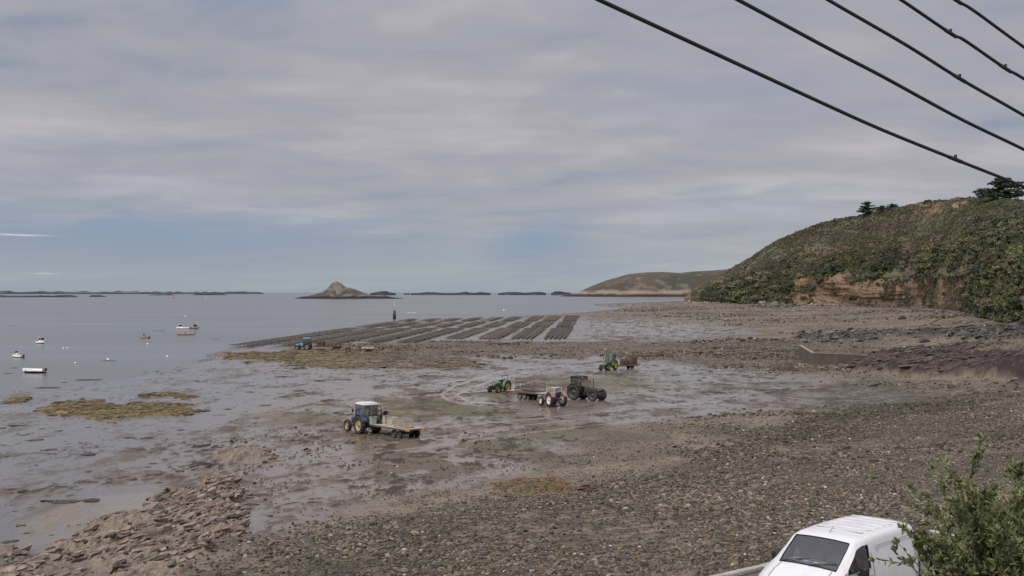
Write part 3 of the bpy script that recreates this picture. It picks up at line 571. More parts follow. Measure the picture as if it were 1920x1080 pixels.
def bare_mask(c, t, X, Y):
    k = sst(1475, 1500, c+ (fbm(X*.05, Y*.05, 3, 80)-.5)*50)*sst(1815, 1750, c+(fbm(X*.05, Y*.05, 3, 82)-.5)*120)*sst(1.06, .94, t+(fbm(X*.12, Y*.01, 4, 83)-.5)*.5)
    k *= .2+.8*sst(.40, .50, fbm(c*.05, t*3.5, 4, 84)+.06*sst(1720, 1600, c))
    k = np.maximum(k, sst(.14, .06, t))
    k = np.maximum(k, sst(.60, .68, fbm(c*.04, t*4, 4, 86))*sst(1.0, .8, t)*sst(1300, 1380, c)*.7)
    # pale outcrops below the crest
    k = np.maximum(k, sst(.50, .58, fbm(c*.06, t*22, 4, 88))*np.exp(-((c-1770)/70)**2-((t-1.84)/.10)**2)*1.2)
    k = np.maximum(k, sst(.60, .66, fbm(c*.05, t*14, 4, 88))*sst(1480, 1380, c)*.5)
    return np.clip(k, 0, 1)
hill()
def leafblob(name, mat, seed, n=420, leaf=.10, flat=.7, shell=.55, core=True):
    """a bush one unit wide: leaf tufts through its outer volume round a dark woody core"""
    rng = np.random.RandomState(seed); V = []; T = []
    lobes = [(rng.uniform(-.25, .25), rng.uniform(-.25, .25), rng.uniform(.05, .35)*flat, rng.uniform(.18, .33)) for _ in range(6)]
    for k in range(n):
        l = lobes[rng.randint(len(lobes))]; d = rng.normal(size=3); d /= np.linalg.norm(d); d[2] = abs(d[2])*1.0-.15
        r = l[3]*rng.uniform(shell, 1.08); p = np.array(l[:3])+d*r*[1, 1, flat]
        a = rng.normal(size=3)*.8+d; a /= np.linalg.norm(a); b = np.cross(a, rng.normal(size=3)); b /= np.linalg.norm(b)+1e-6; cc = np.cross(a, b)
        s = leaf*rng.uniform(.5, 1.2); i = len(V); V += [p-b*s, p+cc*s*.6, p+b*s, p-cc*s*.6+a*s*.3]; T.append((i, i+1, i+2, i+3))
    me = bpy.data.meshes.new(name); me.from_pydata([tuple(v) for v in V], [], T); me.materials.append(mat)
    return me
def scrub():
    rng = np.random.RandomState(9)
    mt = tintmat('scrub_leaves', None, rough=.85, spec=.15, bump=0, nz=.45, bscale=3)
    protos = [leafblob('scrub_%d' % i, mt, i+20, 330, .075) for i in range(6)]
    n = 100000; c = rng.uniform(1296, 1960, n); t = np.where(rng.rand(n) < .30, rng.uniform(.05, 1, n), 1+rng.rand(n)**.75)
    # more where nearer is shown larger
    X, Y, z, cl, nn, n2 = hill_pt(c, t); b = bare_mask(c, t, X, Y)
    dens = sst(.30, .5, fbm(c*.03, t*10, 4, 90))*.7+.3
    keep = rng.rand(n) < dens*(1-b*.985)
    X, Y, z, c, t = X[keep], Y[keep], z[keep], c[keep], t[keep]; n = len(X)
    big = fbm(X*.02, Y*.02, 3, 92)
    lush = np.clip(np.exp(-((t-1.10)/.20)**2)*1.0+sst(1.15, .9, t)*sst(1500, 1440, c)+sst(1760, 1860, c)*sst(1.9, 1.5, t)*.9, 0, 1)
    s = np.exp(rng.normal(0, .45, n))*(1.35+2.3*lush*sst(.35, .6, fbm(X*.03, Y*.03, 3, 93)))*np.clip(Y/700, .6, 1.3)*(.45+.55*sst(1296, 1400, c))*(.8+.7*big)
    s = s*(1-.5*sst(1.25, 1.6, t)*(1-sst(1780, 1900, c))); up = sst(1.2, 1.5, t)*(1-sst(1760, 1880, c))
    A = srgb3(106, 106, 82); Bc = srgb3(136, 118, 104); Cc = srgb3(134, 138, 92); Dc = srgb3(74, 82, 68)
    k1 = sst(.50, .55, fbm(c*.014, t*7, 5, 94))*(1-lush)*.9; k2 = sst(.50, .57, fbm(c*.022, t*10, 5, 96)); 
    T = A+(Bc-A)*k1[:, None]; T = T+(Cc-T)*(k2*.6*rng.rand(n))[:, None]; dk = np.maximum((rng.rand(n) < .2)*1.0, sst(.54, .58, fbm(c*.03, t*12, 4, 98))); T = T+(Dc-T)*(dk*.7)[:, None]
    T = T+(np.array(srgb3(112, 106, 90))-T)*(up*.5)[:, None]; T *= (rng.uniform(.7, 1.15, n)*(.75+.5*fbm(X*.05, Y*.05, 3, 97)))[:, None]
    P = np.stack([X, Y, z-.25*s*.3], -1); rot = np.stack([rng.normal(0, .1, n), rng.normal(0, .1, n), rng.uniform(0, 6.28, n)], -1)
    sc = np.stack([s, s, s*rng.uniform(.6, 1.1, n)], -1)
    px, py = to_px(X, Y, z)
    # countable shrubs: the largest showing ones
    show = s*F/Y*((px < 1915)); bigi = np.argsort(-show)[:120]; mask = np.ones(n, bool); mask[bigi] = False
    scatter('hill_scrub', P[mask], sc[mask], rot[mask], rng.randint(0, 6, mask.sum()), T[mask], protos, 'low gorse and heather scrub covering the coastal hill', 'scrub')
    ms = [principled('shrub_leaf_%d' % i, (*c_, 1), .85, spec=.15, noise=.45, nscale=3) for i, c_ in enumerate((A*1.0, Cc*.75, Dc*1.0, (A+Bc)/2))]
    protos2 = [leafblob('shrub_%d' % i, ms[i], i+60, 700, .055) for i in range(4)]
    for k in bigi:
        o = link('hill_shrub', protos2[k % 4]); o.location = P[k]; o.rotation_euler = rot[k]; o.scale = sc[k]
        setp(o, 'rounded dense green shrub growing on the steep lower slope of the coastal hill', 'shrub', 'large shrubs on the coastal hill')
scrub()

bark = principled('bark', (.07, .055, .045), .9, noise=.4, bump=.5)
def conifer(name, c, D, w, h, seed, **k):
    """wind-shaped cypress: flat tiers of foliage on level limbs"""
    x = (c-960)/F*D; rng = random.Random(seed); zg = HC+(HOR-interp(RIDGE, c, 1))/F*interp(RIDGE, c, 2)
    root = empty(name, (x, D, float(zg)-1.5), 0, **k)
    tm = MB(); tm.tube([(0, 0, -1), (.15, 0, h*.4), (.0, .1, h*.9)], [h*.05, h*.035, h*.01], 8)
    fv = []; ff = []
    for i in range(46):
        tz_ = rng.uniform(.06, .97); a = rng.uniform(0, 6.28); Lb = w*.5*(1-tz_**2.2)*rng.uniform(.65, 1.1)+w*.05; up = rng.uniform(.0, .25)
        p0 = Vector((0, 0, tz_*h*.92)); d = Vector((math.cos(a), math.sin(a), up)); tm.tube([p0, p0+d*Lb*.5+Vector((0, 0, .1)), p0+d*Lb], [h*.014, h*.008, h*.003], 5)
        for j in range(110):
            f = rng.uniform(.15, 1.05); sp = (1.1-f*.6)*Lb*.33
            q = p0+d*Lb*f+Vector((rng.gauss(0, sp*.5), rng.gauss(0, sp*.5), rng.gauss(0, h*.018)+h*.02))
            s = rng.uniform(.25, .6)*w/14; u = Vector((rng.gauss(0, 1), rng.gauss(0, 1), rng.gauss(0, .4))).normalized()+d*.9; u.normalize(); v = u.cross(Vector((rng.gauss(0, 1), rng.gauss(0, 1), 1))).normalized()
            b = len(fv); fv += [q-u*s, q+v*s*.4, q+u*s*1.3, q-v*s*.4]; ff.append((b, b+1, b+2, b+3))
    tm.build('trunk', bark, root)
    me = bpy.data.meshes.new('crown'); me.from_pydata([tuple(v) for v in fv], [], ff)
    link('crown', me, root, cypress)
cypress = principled('cypress_needles', (*srgb3(66, 82, 64), 1), .85, spec=.15, noise=.4, nscale=.8)
conifer('cypress_tree', 1882, 600, 26, 13.5, 1, label='big spreading cypress at the right end of the hill crest, under the cables', cat='tree')
conifer('cypress_tree', 1627, 880, 17, 11, 2, label='dark bushy cypress standing alone on the hill skyline, left of the low ones', cat='tree')
conifer('cypress_tree', 1655, 850, 10, 4.5, 3, label='low wind-bent cypress touching the lone dark one on the skyline', cat='tree')
conifer('cypress_tree', 1672, 840, 11, 5.0, 4, label='low flat-topped tree on the skyline, right of the pair of cypresses', cat='tree')
conifer('cypress_tree', 1741, 768, 8, 3.2, 5, label='tiny flat bush-like tree halfway along the crest between both tree groups', cat='tree')
def shelter():
    D = 950; x = (1573-960)/F*D; z = HC+(HOR-411)/F*D
    root = empty('stone_shelter', (x, D, z-1.2), .1, label='low ruined stone shelter with flat slab roof on the hill skyline', cat='shelter')
    st = principled('shelter_stone', (.13, .12, .11), .9, noise=.3, bump=.4)
    m = MB(); m.rbox(-4, -2.8, -2, 2, -1, 1.5, .08); m.rbox(-2.8, 4, 1.0, 2, -1, .9, .08); m.build('wall', st, root)
    m = MB(); m.rbox(-4.3, 4.4, -2.2, 2.2, 1.5, 1.9, .08); m.build('roof_slab', st, root)
shelter()

def ridge_land(name, out, Dfoot, depth, colf, nz=2.5, seed=0, res=1.5, **k):
    """land mass rising from the sea: out = skyline (column, row); crest half way through its depth"""
    out = sorted(out); x0, x1 = out[0][0], out[-1][0]; nc = max(24, int((x1-x0)/res)); c = np.linspace(x0, x1, nc); t = np.concatenate([np.linspace(0, 1, 26), np.linspace(1, 2, 12)[1:]])
    Cg, Tg = np.meshgrid(c, t); cc, tt = Cg.ravel(), Tg.ravel()
    Dc = Dfoot+depth*.5; ztop = HC+(HOR-interp(out, cc, 1))/F*Dc; ztop = np.maximum(ztop, .2)
    endf = np.clip(np.minimum(cc-x0, x1-cc)/((x1-x0)*.08+1), 0, 1)
    half = depth*.5*(.25+.75*np.sqrt(endf))
    D = Dc+half*(tt-1)
    prof = np.where(tt < 1, 1-(1-tt)**2.0, 1-(tt-1)**2)
    X = (cc-960)/F*D; s = nz/depth*8
    n = fbm(X/depth*9+seed, D/depth*9, 5, 100+seed, .55)
    z = -1+(ztop+1)*prof+(n-.5)*nz*np.clip(prof*(1-prof)*4+.15, 0, 1)*np.clip(ztop/nz, .1, 1)
    nr, nc = Cg.shape; i = np.arange(nr-1)[:, None]*nc+np.arange(nc-1)[None]; Q = np.stack([i, i+1, i+nc+1, i+nc], -1).reshape(-1, 4)
    me = npmesh(name, np.stack([X, D, z], -1), Q); setcol(me, 'col', colf(X, D, z, n, cc))
    o = link(name, me, None, landmat); setp(o, kind='structure', **k); return o
landmat = vcolmat('far_land', bumps=((.12, .8, 3.0),), finenoise=(.3, .4))
def mixa(C, c, k): return C+(np.array(c)-C)*k[:, None]
def col_headland(X, D, z, n, c):
    G = np.tile(srgb3(70, 70, 58), (len(X), 1)); G = mixa(G, srgb3(88, 78, 68), sst(.45, .6, fbm(X*.012, D*.012, 4, 5))); G = mixa(G, srgb3(116, 106, 94), sst(.58, .68, fbm(X*.03, D*.03, 4, 7))*.7)
    G = mixa(G, srgb3(140, 126, 112), sst(22, 17, z+(n-.5)*14)*sst(.3, .5, fbm(X*.02, z*.05, 4, 8))); return mixa(G, srgb3(52, 45, 42), sst(8.5, 7, z+(n-.5)*3))
def col_islet(X, D, z, n, c):
    G = np.tile(srgb3(98, 92, 82), (len(X), 1)); G = mixa(G, srgb3(72, 70, 60), sst(.42, .58, fbm(X*.04, z*.1, 4, 5))*.8); G = mixa(G, srgb3(116, 108, 96), sst(.55, .65, fbm(X*.06, z*.12, 4, 6)))
    return mixa(G, srgb3(44, 40, 40), sst(6.5, 4.5, z+(n-.5)*5))
def col_reef(X, D, z, n, c): return mixa(np.tile(srgb3(48, 46, 50), (len(X), 1)), srgb3(76, 72, 70), sst(.5, .65, n))
def col_coast(X, D, z, n, c):
    G = mixa(np.tile(srgb3(58, 66, 62), (len(X), 1)), srgb3(118, 114, 104), sst(.5, .6, n)*.7); return mixa(G, srgb3(64, 58, 60), sst(9, 5, z))
ridge_land('far_headland', [(1045, 556.5), (1062, 553), (1085, 548), (1110, 536), (1140, 525), (1165, 518), (1180, 514), (1210, 511), (1245, 510), (1275, 512), (1300, 509), (1340, 507), (1370, 504), (1480, 500), (1600, 495), (1700, 540)], 3500, 700, col_headland, 9, 1)
ridge_land('rocky_islet', [(552, 559.5), (568, 556), (585, 553.5), (600, 549), (612, 543), (618, 536), (623, 530), (632, 527.5), (640, 531), (648, 538), (658, 540), (670, 544), (684, 549), (695, 554), (706, 555), (722, 554), (735, 557), (757, 559.5)], 2380, 260, col_islet, 8, 2, res=.7)
for i, (o_, D) in enumerate((([(694, 550), (704, 546), (716, 544.5), (724, 544), (730, 546.5), (742, 549.5)], 5200), ([(770, 550), (785, 548), (800, 546), (815, 546.5), (830, 548), (850, 548), (862, 547), (874, 545), (880, 547), (890, 547.5), (900, 546), (915, 547), (920, 550)], 5600),
    ([(934, 550), (942, 547), (955, 545.8), (970, 546), (985, 547.5), (1000, 546), (1015, 546), (1024, 549.5)], 5600), ([(1033, 550), (1040, 545), (1050, 544.5), (1058, 546), (1066, 547), (1072, 549.5)], 5200), ([(757, 549.6), (762, 548.5), (768, 549.6)], 6500))):
    ridge_land('reef', [(a_, b_+(1.5 if b_ < 548.8 else 0)) for a_, b_ in o_], D, 250, col_reef, 5, 3+i, res=.8)
rs = random.Random(4)
def wavy(x0, x1, ytop, amp, step, ends): 
    pts = [(x0, ends)]; x = x0+step
    while x < x1-step: pts.append((x, ytop+rs.uniform(-amp, amp))); x += step*rs.uniform(.6, 1.4)
    return pts+[(x1, ends)]
ridge_land('distant_coast', wavy(-700, 300, 546, 1.6, 11, 551), 8500, 900, col_coast, 12, 9)
ridge_land('distant_coast', wavy(240, 496, 547.2, 1.2, 9, 550.5), 8800, 700, col_coast, 8, 10)
ridge_land('low_reef', wavy(-500, 150, 554.0, .8, 8, 557.5), 3150, 160, col_reef, 3, 11)
ridge_land('low_reef', wavy(165, 203, 553.5, .8, 7, 557), 3350, 120, col_reef, 3, 12)
ridge_land('low_reef', wavy(275, 335, 551.8, .6, 7, 554), 5200, 160, col_reef, 3, 13)
ridge_land('low_reef', wavy(360, 428, 550.8, .7, 7, 553.5), 5400, 160, col_reef, 3, 14)
#PART2
# ------------------------------------------------------------------ oyster park
def oyster_park():
    fr = principled('rack_iron', (.09, .065, .05), .85, noise=.4); bagm = [principled('oyster_bag_%d' % i, (*srgb3(*c), 1), .8, noise=.35, nscale=1.2, bump=.5, bscale=6) for i, c in enumerate(((104, 94, 85), (94, 88, 80), (110, 96, 86), (86, 82, 76)))]
    cache = {}
    def meshes(Ln, v):
        key = (round(Ln), v)
        if key in cache: return cache[key]
        rnd = random.Random(v*31+int(Ln)); f = MB(); n = int(Ln/3.1)
        for s in (-.32, .32): f.box(s-.012, s+.012, 0, Ln, .50, .53)
        for i in range(n+1):
            for s in (-.32, .32): f.box(s-.015, s+.015, i*3.1-.015, i*3.1+.015, -.1, .5)
            f.box(-.32, .32, i*3.1-.012, i*3.1+.012, .47, .5)
        b = MB(); y = .1
        while y < Ln-.6:
            if rnd.random() < .93:
                w = rnd.uniform(.44, .5); h = rnd.uniform(.08, .15); dx = rnd.uniform(-.05, .05); a = rnd.uniform(-.06, .06)
                b.box(-.43+dx, .43+dx, y, y+w, .535, .535+h, Matrix.Rotation(a*.2, 4, 'Z'))
            y += .56
        cache[key] = (f.mesh('rack_frame'), b.mesh('oyster_bags')); return cache[key]
    for blk in range(9):
        for r in range(5 if blk > 5 else 4):
            u = -92+blk*9.75+r*1.38
            start = 284+blk*1.5 if blk < 3 else (303 if blk < 5 else 327)
            for (v0, v1) in ((start, 425), (436, 515), (530, 566+(u+92)/88*92)):
                if random.random() < .04: continue
                j0 = random.uniform(0, 5); Ln = v1-v0-j0-random.uniform(0, 6); Ln = round(Ln/4)*4
                y = v0+j0; x = u+.072*y
                z = .02
                root = empty('oyster_rack', (x, y, z), -math.atan(.072), label='long low iron rack carrying flat dark oyster bags in the oyster park', cat='oyster rack', group='rows of oyster racks on the tidal flat')
                fm, bm_ = meshes(Ln, random.randint(0, 1)); link('frame', fm, root, fr); o = link('oyster_bags', bm_, root); o['kind'] = 'stuff'
                if not bm_.materials: bm_.materials.append(random.choice(bagm))
oyster_park()

# ------------------------------------------------------------------ quay with the parked van
QZ = 6.5
concrete = principled('quay_concrete', (.24, .22, .20), .9, noise=.2, nscale=1.5, dirt=(.09, .08, .07), bump=.4)
pale_conc = principled('pale_concrete', (.42, .40, .37), .85, noise=.15, nscale=4, dirt=(.2, .18, .15), bump=.3)
def quay():
    C = Vector((12.85, 35.0)); d1 = Vector((-.79, -.61)).normalized(); d2 = Vector((.5, -.86)).normalized()
    A = C+d1*42; B = C+d2*30
    P = [C, A, Vector((A.x, -12)), Vector((B.x, -12)), B]
    asph = principled('quay_asphalt', (.13, .11, .095), .9, noise=.25, nscale=2, dirt=(.18, .16, .14), bump=.4, bscale=60)
    me = bpy.data.meshes.new('quay'); n = len(P); me.from_pydata([(p.x, p.y, QZ) for p in P]+[(p.x, p.y, -1) for p in P], [], [tuple(range(n))]+[(i, (i+1) % n, n+(i+1) % n, n+i) for i in range(n)])
    o = link('quay', me, None, asph); setp(o, kind='structure'); me.materials.append(concrete)
    for i, p in enumerate(me.polygons): p.material_index = 1 if i else 0
    bm = bmesh.new(); bm.from_mesh(me); bmesh.ops.recalc_face_normals(bm, faces=bm.faces); bm.to_mesh(me); bm.free()
    root = empty('quay_kerb', (C.x, C.y, QZ), 0, label='pale concrete kerb edging the quay behind the white van', cat='kerb')
    m = MB(); m.rbox(-.10, .10, 0, 1.46, 0.002, .13, .02); km = m.mesh('kerbstone')
    for d, Ln, sx in ((d1, 40, 1), (d2, 28, -1)):
        a = math.atan2(-d.x, d.y)
        for i in range(int(Ln/1.5)):
            p = d*(.25+i*1.5); k = link('kerbstone', km, root, pale_conc); k.location = (p.x, p.y, 0); k.rotation_euler = (0, 0, a)
quay()

def concrete_wall():
    pts = [Vector((57.6, 224)), Vector((54.7, 203.5)), Vector((62.5, 205.5)), Vector((71, 208))]; hs = [2.7, 2.3, 1.9, 1.0]
    g = [tz(p.x, p.y) for p in pts]
    root = empty('concrete_wall', (pts[1].x, pts[1].y, g[1]), 0, label='weathered grey concrete slipway wall bending at a corner on the beach', cat='wall')
    wm = principled('old_wall', lin(98, 90, 83), .9, noise=.2, nscale=.8, dirt=(.10, .085, .07), bump=.6, bscale=4)
    o0 = Vector((pts[1].x, pts[1].y, g[1])); wm2 = principled('old_coping', lin(152, 138, 124), .9, noise=.2, nscale=2, dirt=(.14, .12, .10))
    for i in range(3):
        a, b = pts[i], pts[i+1]; d = (b-a).normalized(); nrm = Vector((-d.y, d.x))*.28
        m = MB(); zs = lambda k: g[1]+hs[k]
        vs = []
        for (p, k) in ((a, i), (b, i+1)):
            for s in (-1, 1):
                q = p+nrm*s; vs += [Vector((q.x, q.y, -1))-o0, Vector((q.x, q.y, zs(k)-.1))-o0]
        m.add(vs, [(0, 1, 5, 4), (2, 6, 7, 3), (1, 3, 7, 5), (0, 2, 3, 1), (4, 5, 7, 6)]); m.build('wall_section', wm, root)
        m = MB(); vs = []
        for (p, k) in ((a, i), (b, i+1)):
            for s in (-1.15, 1.15):
                q = p+nrm*s; vs += [Vector((q.x, q.y, zs(k)-.096))-o0, Vector((q.x, q.y, zs(k)+.05))-o0]
        m.add(vs, [(0, 1, 5, 4), (2, 6, 7, 3), (1, 3, 7, 5), (0, 2, 3, 1), (4, 5, 7, 6), (0, 4, 6, 2)]); m.build('coping', wm2, root)
concrete_wall()

# ------------------------------------------------------------------ people
def skin_mesh(name, joints, edges, radii, sub=1):
    me = bpy.data.meshes.new(name); me.from_pydata(joints, edges, []); o = bpy.data.objects.new(name, me); COL.objects.link(o)
    md = o.modifiers.new('s', 'SKIN'); sv = me.skin_vertices[0].data
    for v, r in zip(sv, radii): v.radius = (r, r)
    sv[0].use_root = True
    o.modifiers.new('d', 'SUBSURF').levels = sub; o.modifiers['d'].render_levels = sub
    dg = bpy.context.evaluated_depsgraph_get(); m2 = bpy.data.meshes.new_from_object(o.evaluated_get(dg)); bpy.data.objects.remove(o)
    for p in m2.polygons: p.use_smooth = True
    m2.name = name; return m2
CLOTH = {}
def cloth(c):
    if c not in CLOTH: CLOTH[c] = principled('cloth_%d_%d_%d' % c, (*srgb3(*c), 1), .85, noise=.15, nscale=9, bump=.3, bscale=14)
    return CLOTH[c]
def person(loc, rz, label, top, legs, bend=0.0, arm=(.5, .5), sit=False, step=.12, parent=None, hair=(30, 24, 20)):
    """pelvis at the root; bend leans the trunk forward (local +y is forward)"""
    root = empty('person', loc, rz, label=label, cat='person')
    hip = .93 if not sit else .5
    def T(x, up, fwd=0.0):      # a trunk point 'up' above the pelvis
        return (x, math.sin(bend)*up+math.cos(bend)*fwd, hip+math.cos(bend)*up-math.sin(bend)*fwd)
    J = [(0, 0, hip), T(0, .25), T(0, .45), T(0, .54), T(0, .62, .01), T(0, .73, .03)]; R = [.13, .13, .14, .06, .065, .085]
    E = [(0, 1), (1, 2), (2, 3), (3, 4), (4, 5)]
    J.append(T(0, .80, .02)); R.append(.06); E.append((5, 6)); J.append(T(0, .70, .105)); R.append(.022); E.append((5, 7))   # crown, nose
    armv = []; legv = []
    for s, a in ((-1, arm[0]), (1, arm[1])):
        b = len(J); sh = T(s*.18, .47); e = (s*.23, sh[1]+math.sin(a)*.28, sh[2]-math.cos(a)*.28); a2 = a+.35; w = (s*.22, e[1]+math.sin(a2)*.25, e[2]-math.cos(a2)*.25)
        p = (s*.215, w[1]+math.sin(a2)*.06, w[2]-math.cos(a2)*.06)
        J += [sh, e, w, p]; R += [.07, .048, .034, .036]; E += [(2, b), (b, b+1), (b+1, b+2), (b+2, b+3)]; armv.append((b, b+1, b+2))
        for k in range(4):
            o_ = (k-1.5)*.02; ln = (.07, .085, .08, .06)[k]; q = (p[0]+o_, p[1]+math.sin(a2+.1)*.05, p[2]-math.cos(a2+.1)*.05); q2 = (q[0], q[1]+math.sin(a2+.6)*ln*.6, q[2]-math.cos(a2+.6)*ln*.6)
            c = len(J); J += [q, q2]; R += [.0095, .008]; E += [(b+3, c), (c, c+1)]
        c = len(J); J.append((p[0]-s*.05, p[1]+.03, p[2]-.01)); R.append(.0105); E.append((b+3, c))
    for s in (-1, 1):
        b = len(J)
        if sit: kn = (s*.13, .42, .5); an = (s*.13, .46, .1); to = (s*.13, .6, .04)
        else: kn = (s*.11, s*step*.5+.03, .50); an = (s*.12, s*step, .09); to = (s*.13, s*step+.15, .04)
        J += [(s*.09, 0, hip-.05), kn, an, to]; R += [.095, .062, .042, .04]; E += [(0, b), (b, b+1), (b+1, b+2), (b+2, b+3)]; legv.append((b, b+1, b+2, b+3))
    link('body', skin_mesh('body', J, E, R), root, skin)
    jj = [J[0], J[1], J[2], J[3]]; jr = [.155, .16, .17, .075]; je = [(0, 1), (1, 2), (2, 3)]
    for (a, b_, c) in armv: n = len(jj); jj += [J[a], J[b_], J[c]]; jr += [.088, .064, .048]; je += [(2, n), (n, n+1), (n+1, n+2)]
    link('jacket', skin_mesh('jacket', jj, je, jr), root, cloth(top))
    jj = [J[0], J[1]]; jr = [.15, .14]; je = [(0, 1)]
    for (h_, k_, a_, t_) in legv: n = len(jj); jj += [J[h_], J[k_], J[a_], J[t_]]; jr += [.11, .08, .062, .055]; je += [(0, n), (n, n+1), (n+1, n+2), (n+2, n+3)]
    link('waders', skin_mesh('waders', jj, je, jr), root, cloth(legs))
    hm = skin_mesh('hair', [T(0, .72, -.01), T(0, .78, 0), T(0, .84, -.01)], [(0, 1), (1, 2)], [.075, .095, .05]); link('hair', hm, root, cloth(hair))
    return root

# ------------------------------------------------------------------ tractors, trailers
def wheel_meshes(R, w, lugs=18):
    m = MB(); h = w/2
    m.lathe([(-h*.7, R*.62), (-h, R*.74), (-h, R*.90), (-h*.8, R*.955), (h*.8, R*.955), (h, R*.90), (h, R*.74), (h*.7, R*.62), (0, R*.58)], 28, 'y', closed=True)
    for i in range(lugs):
        for s in (-1, 1):
            a = 2*math.pi*(i+(.5 if s > 0 else 0))/lugs; M = Matrix.Rotation(a, 4, 'Y') @ Matrix.Translation((0, s*h*.47, R*.965)) @ Matrix.Rotation(s*.6, 4, 'Z')
            m.box(-.035*R, .035*R, -h*.52, h*.52, -.03*R, .035*R, M)
    r = MB(); r.lathe([(-h*.72, R*.63), (-h*.4, R*.56), (-h*.1, R*.53), (-h*.1, R*.22), (-h*.35, R*.2), (-h*.4, 0)], 24, 'y')
    r.lathe([(h*.72, R*.63), (h*.5, R*.58), (h*.15, R*.54), (h*.10, R*.22), (h*.4, R*.2), (h*.45, 0)], 24, 'y')
    for i in range(8):
        a = i*math.pi/4; r.tube([(R*.12*math.cos(a), h*.4, R*.12*math.sin(a)), (R*.12*math.cos(a), h*.47, R*.12*math.sin(a))], .015*R+.004, 6)
    return m.mesh('tyre'), r.mesh('rim')
def add_wheel(root, wm, x, y, R, rimmat, steer=0, name='wheel'):
    t = link(name, wm[0], root, rubber); t.location = (x, y, R); t.rotation_euler = (0, random.uniform(0, 6), 0) if not steer else (0, 0, steer)
    me = wm[1]; rm = link('rim', me, t, rimmat)
    if y < 0: rm.scale = (1, -1, 1)
    return t
def paint(name, c, dirtamt=.45, rough=.45): return principled(name, (*srgb3(*c), 1), rough, noise=.12, nscale=2.5, dirt=MUD, dirtamt=dirtamt)
def tractor(loc, head, label, body, hub, roof=None, fender=None, cab=True, sc=1.0, wb=2.4, R=.82, r=.58, tr=.82, hood_h=1.5, exhaust=True, driver=None, weights=False, rops=False, open_rear=False):
    """local x = forward, origin on the ground under the rear axle"""
    root = empty('tractor', loc, head, label=label, cat='tractor'); root.scale = (sc,)*3
    fender = fender or body; roof = roof or body
    fx = wb+.35
    m = MB(); m.box(-.35, wb*.45, -.27, .27, .55*R/.82, 1.02); m.box(wb*.45, wb+.2, -.2, .2, .6, 1.0); m.tube([(0, -tr+.2, R), (0, tr-.2, R)], .13, 10); m.tube([(wb, -tr+.12, r), (wb, tr-.12, r)], .07, 8)
    m.box(wb-.15, wb+.15, -.12, .12, r-.1, .75); m.tube([(.35, .30, .8), (.9, .34, .75)], .16, 10); m.build('chassis', darkmetal, root)
    # bonnet: rounded, falling to the nose
    xs = [wb*.42, wb*.6, wb*.85, fx-.1, fx]; tops = [hood_h, hood_h-.02, hood_h-.08, hood_h-.17, hood_h-.28]; ws = [.36, .36, .34, .31, .27]; vs = []; fs = []
    for x, tp, w in zip(xs, tops, ws):
        for (a, b) in ((-w, .92), (-w, tp-.12), (-w*.8, tp-.02), (0, tp), (w*.8, tp-.02), (w, tp-.12), (w, .92)): vs.append((x, a, b))
    for i in range(4): fs += [(i*7+k, i*7+k+1, (i+1)*7+k+1, (i+1)*7+k) for k in range(6)]
    fs += [tuple(range(7)), tuple(28+k for k in range(6, -1, -1))]
    m = MB(); m.add(vs, fs); m.build('bonnet', body, root)
    m = MB(); m.rbox(fx-.02, fx+.03, -.22, .22, .80, hood_h-.34, .01)
    for s in (-1, 1):
        m.box(wb*.62, wb*.95, s*.352-.006*s, s*.362, 1.0, hood_h-.22)
    m.build('grille', darkmetal, root)
    lampm = principled('lamp_glass', (.6, .6, .55), .15)
    for s in (-1, 1):
        m = MB(); m.rbox(fx-.02, fx+.05, s*.16-.06, s*.16+.06, hood_h-.42, hood_h-.32, .01); m.build('headlight', lampm, root)
    if weights:
        m = MB()
        for k in range(8): m.rbox(fx+.02, fx+.38, -.32+k*.08, -.26+k*.08, .55, .98, .01)
        m.box(fx-.3, fx+.1, -.2, .2, .6, .75); m.build('front_weight', darkmetal, root)
    wr = wheel_meshes(R, .44); wf = wheel_meshes(r, .34, 16)
    for s in (-1, 1): add_wheel(root, wr, 0, s*tr, R, hub); add_wheel(root, wf, wb, s*(tr-.02), r, hub, steer=.001)
    # mudguards
    for s in (-1, 1):
        m = MB(); vs = []; n = 12
        for i in range(n+1):
            a = math.radians(-5+160*i/n); rr = R+.08
            for yy in (s*(tr-.30), s*(tr+.16)):
                for dr in (0, .03): vs.append((math.cos(a)*(rr+dr), yy, R+math.sin(a)*(rr+dr)))
        fs = [(i*4, i*4+2, i*4+6, i*4+4) for i in range(n)]+[(i*4+1, i*4+5, i*4+7, i*4+3) for i in range(n)]+[(i*4, i*4+4, i*4+5, i*4+1) for i in range(n)]+[(i*4+2, i*4+3, i*4+7, i*4+6) for i in range(n)]+[(0, 1, 3, 2), (n*4, n*4+2, n*4+3, n*4+1)]
        m.add(vs, fs); m.build('mudguard', fender, root)
        m = MB(); m.box(.55, .95, s*(tr-.38), s*(tr-.05), .55, .59); m.box(.6, .64, s*(tr-.36), s*(tr-.32), .55, 1.0); m.box(.62, .9, s*(tr-.3), s*(tr-.08), .82, .85); m.build('step', darkmetal, root)
    m = MB(); m.rbox(-.35, .15, -.25, .25, 1.12, 1.26, .04); m.rbox(-.40, -.28, -.25, .25, 1.24, 1.75, .04); m.build('seat', principled('seat_vinyl', (.03, .03, .03), .6), root)
    m = MB(); m.tube([(.85, 0, 1.15), (.62, 0, 1.55)], .03, 6); rg = [(.62+.19*math.cos(a)*.45, .19*math.sin(a), 1.55+.19*math.cos(a)*.8) for a in [i*math.pi/6 for i in range(13)]]; m.tube(rg, .015, 5, cap=False); m.build('steering_wheel', darkmetal, root)
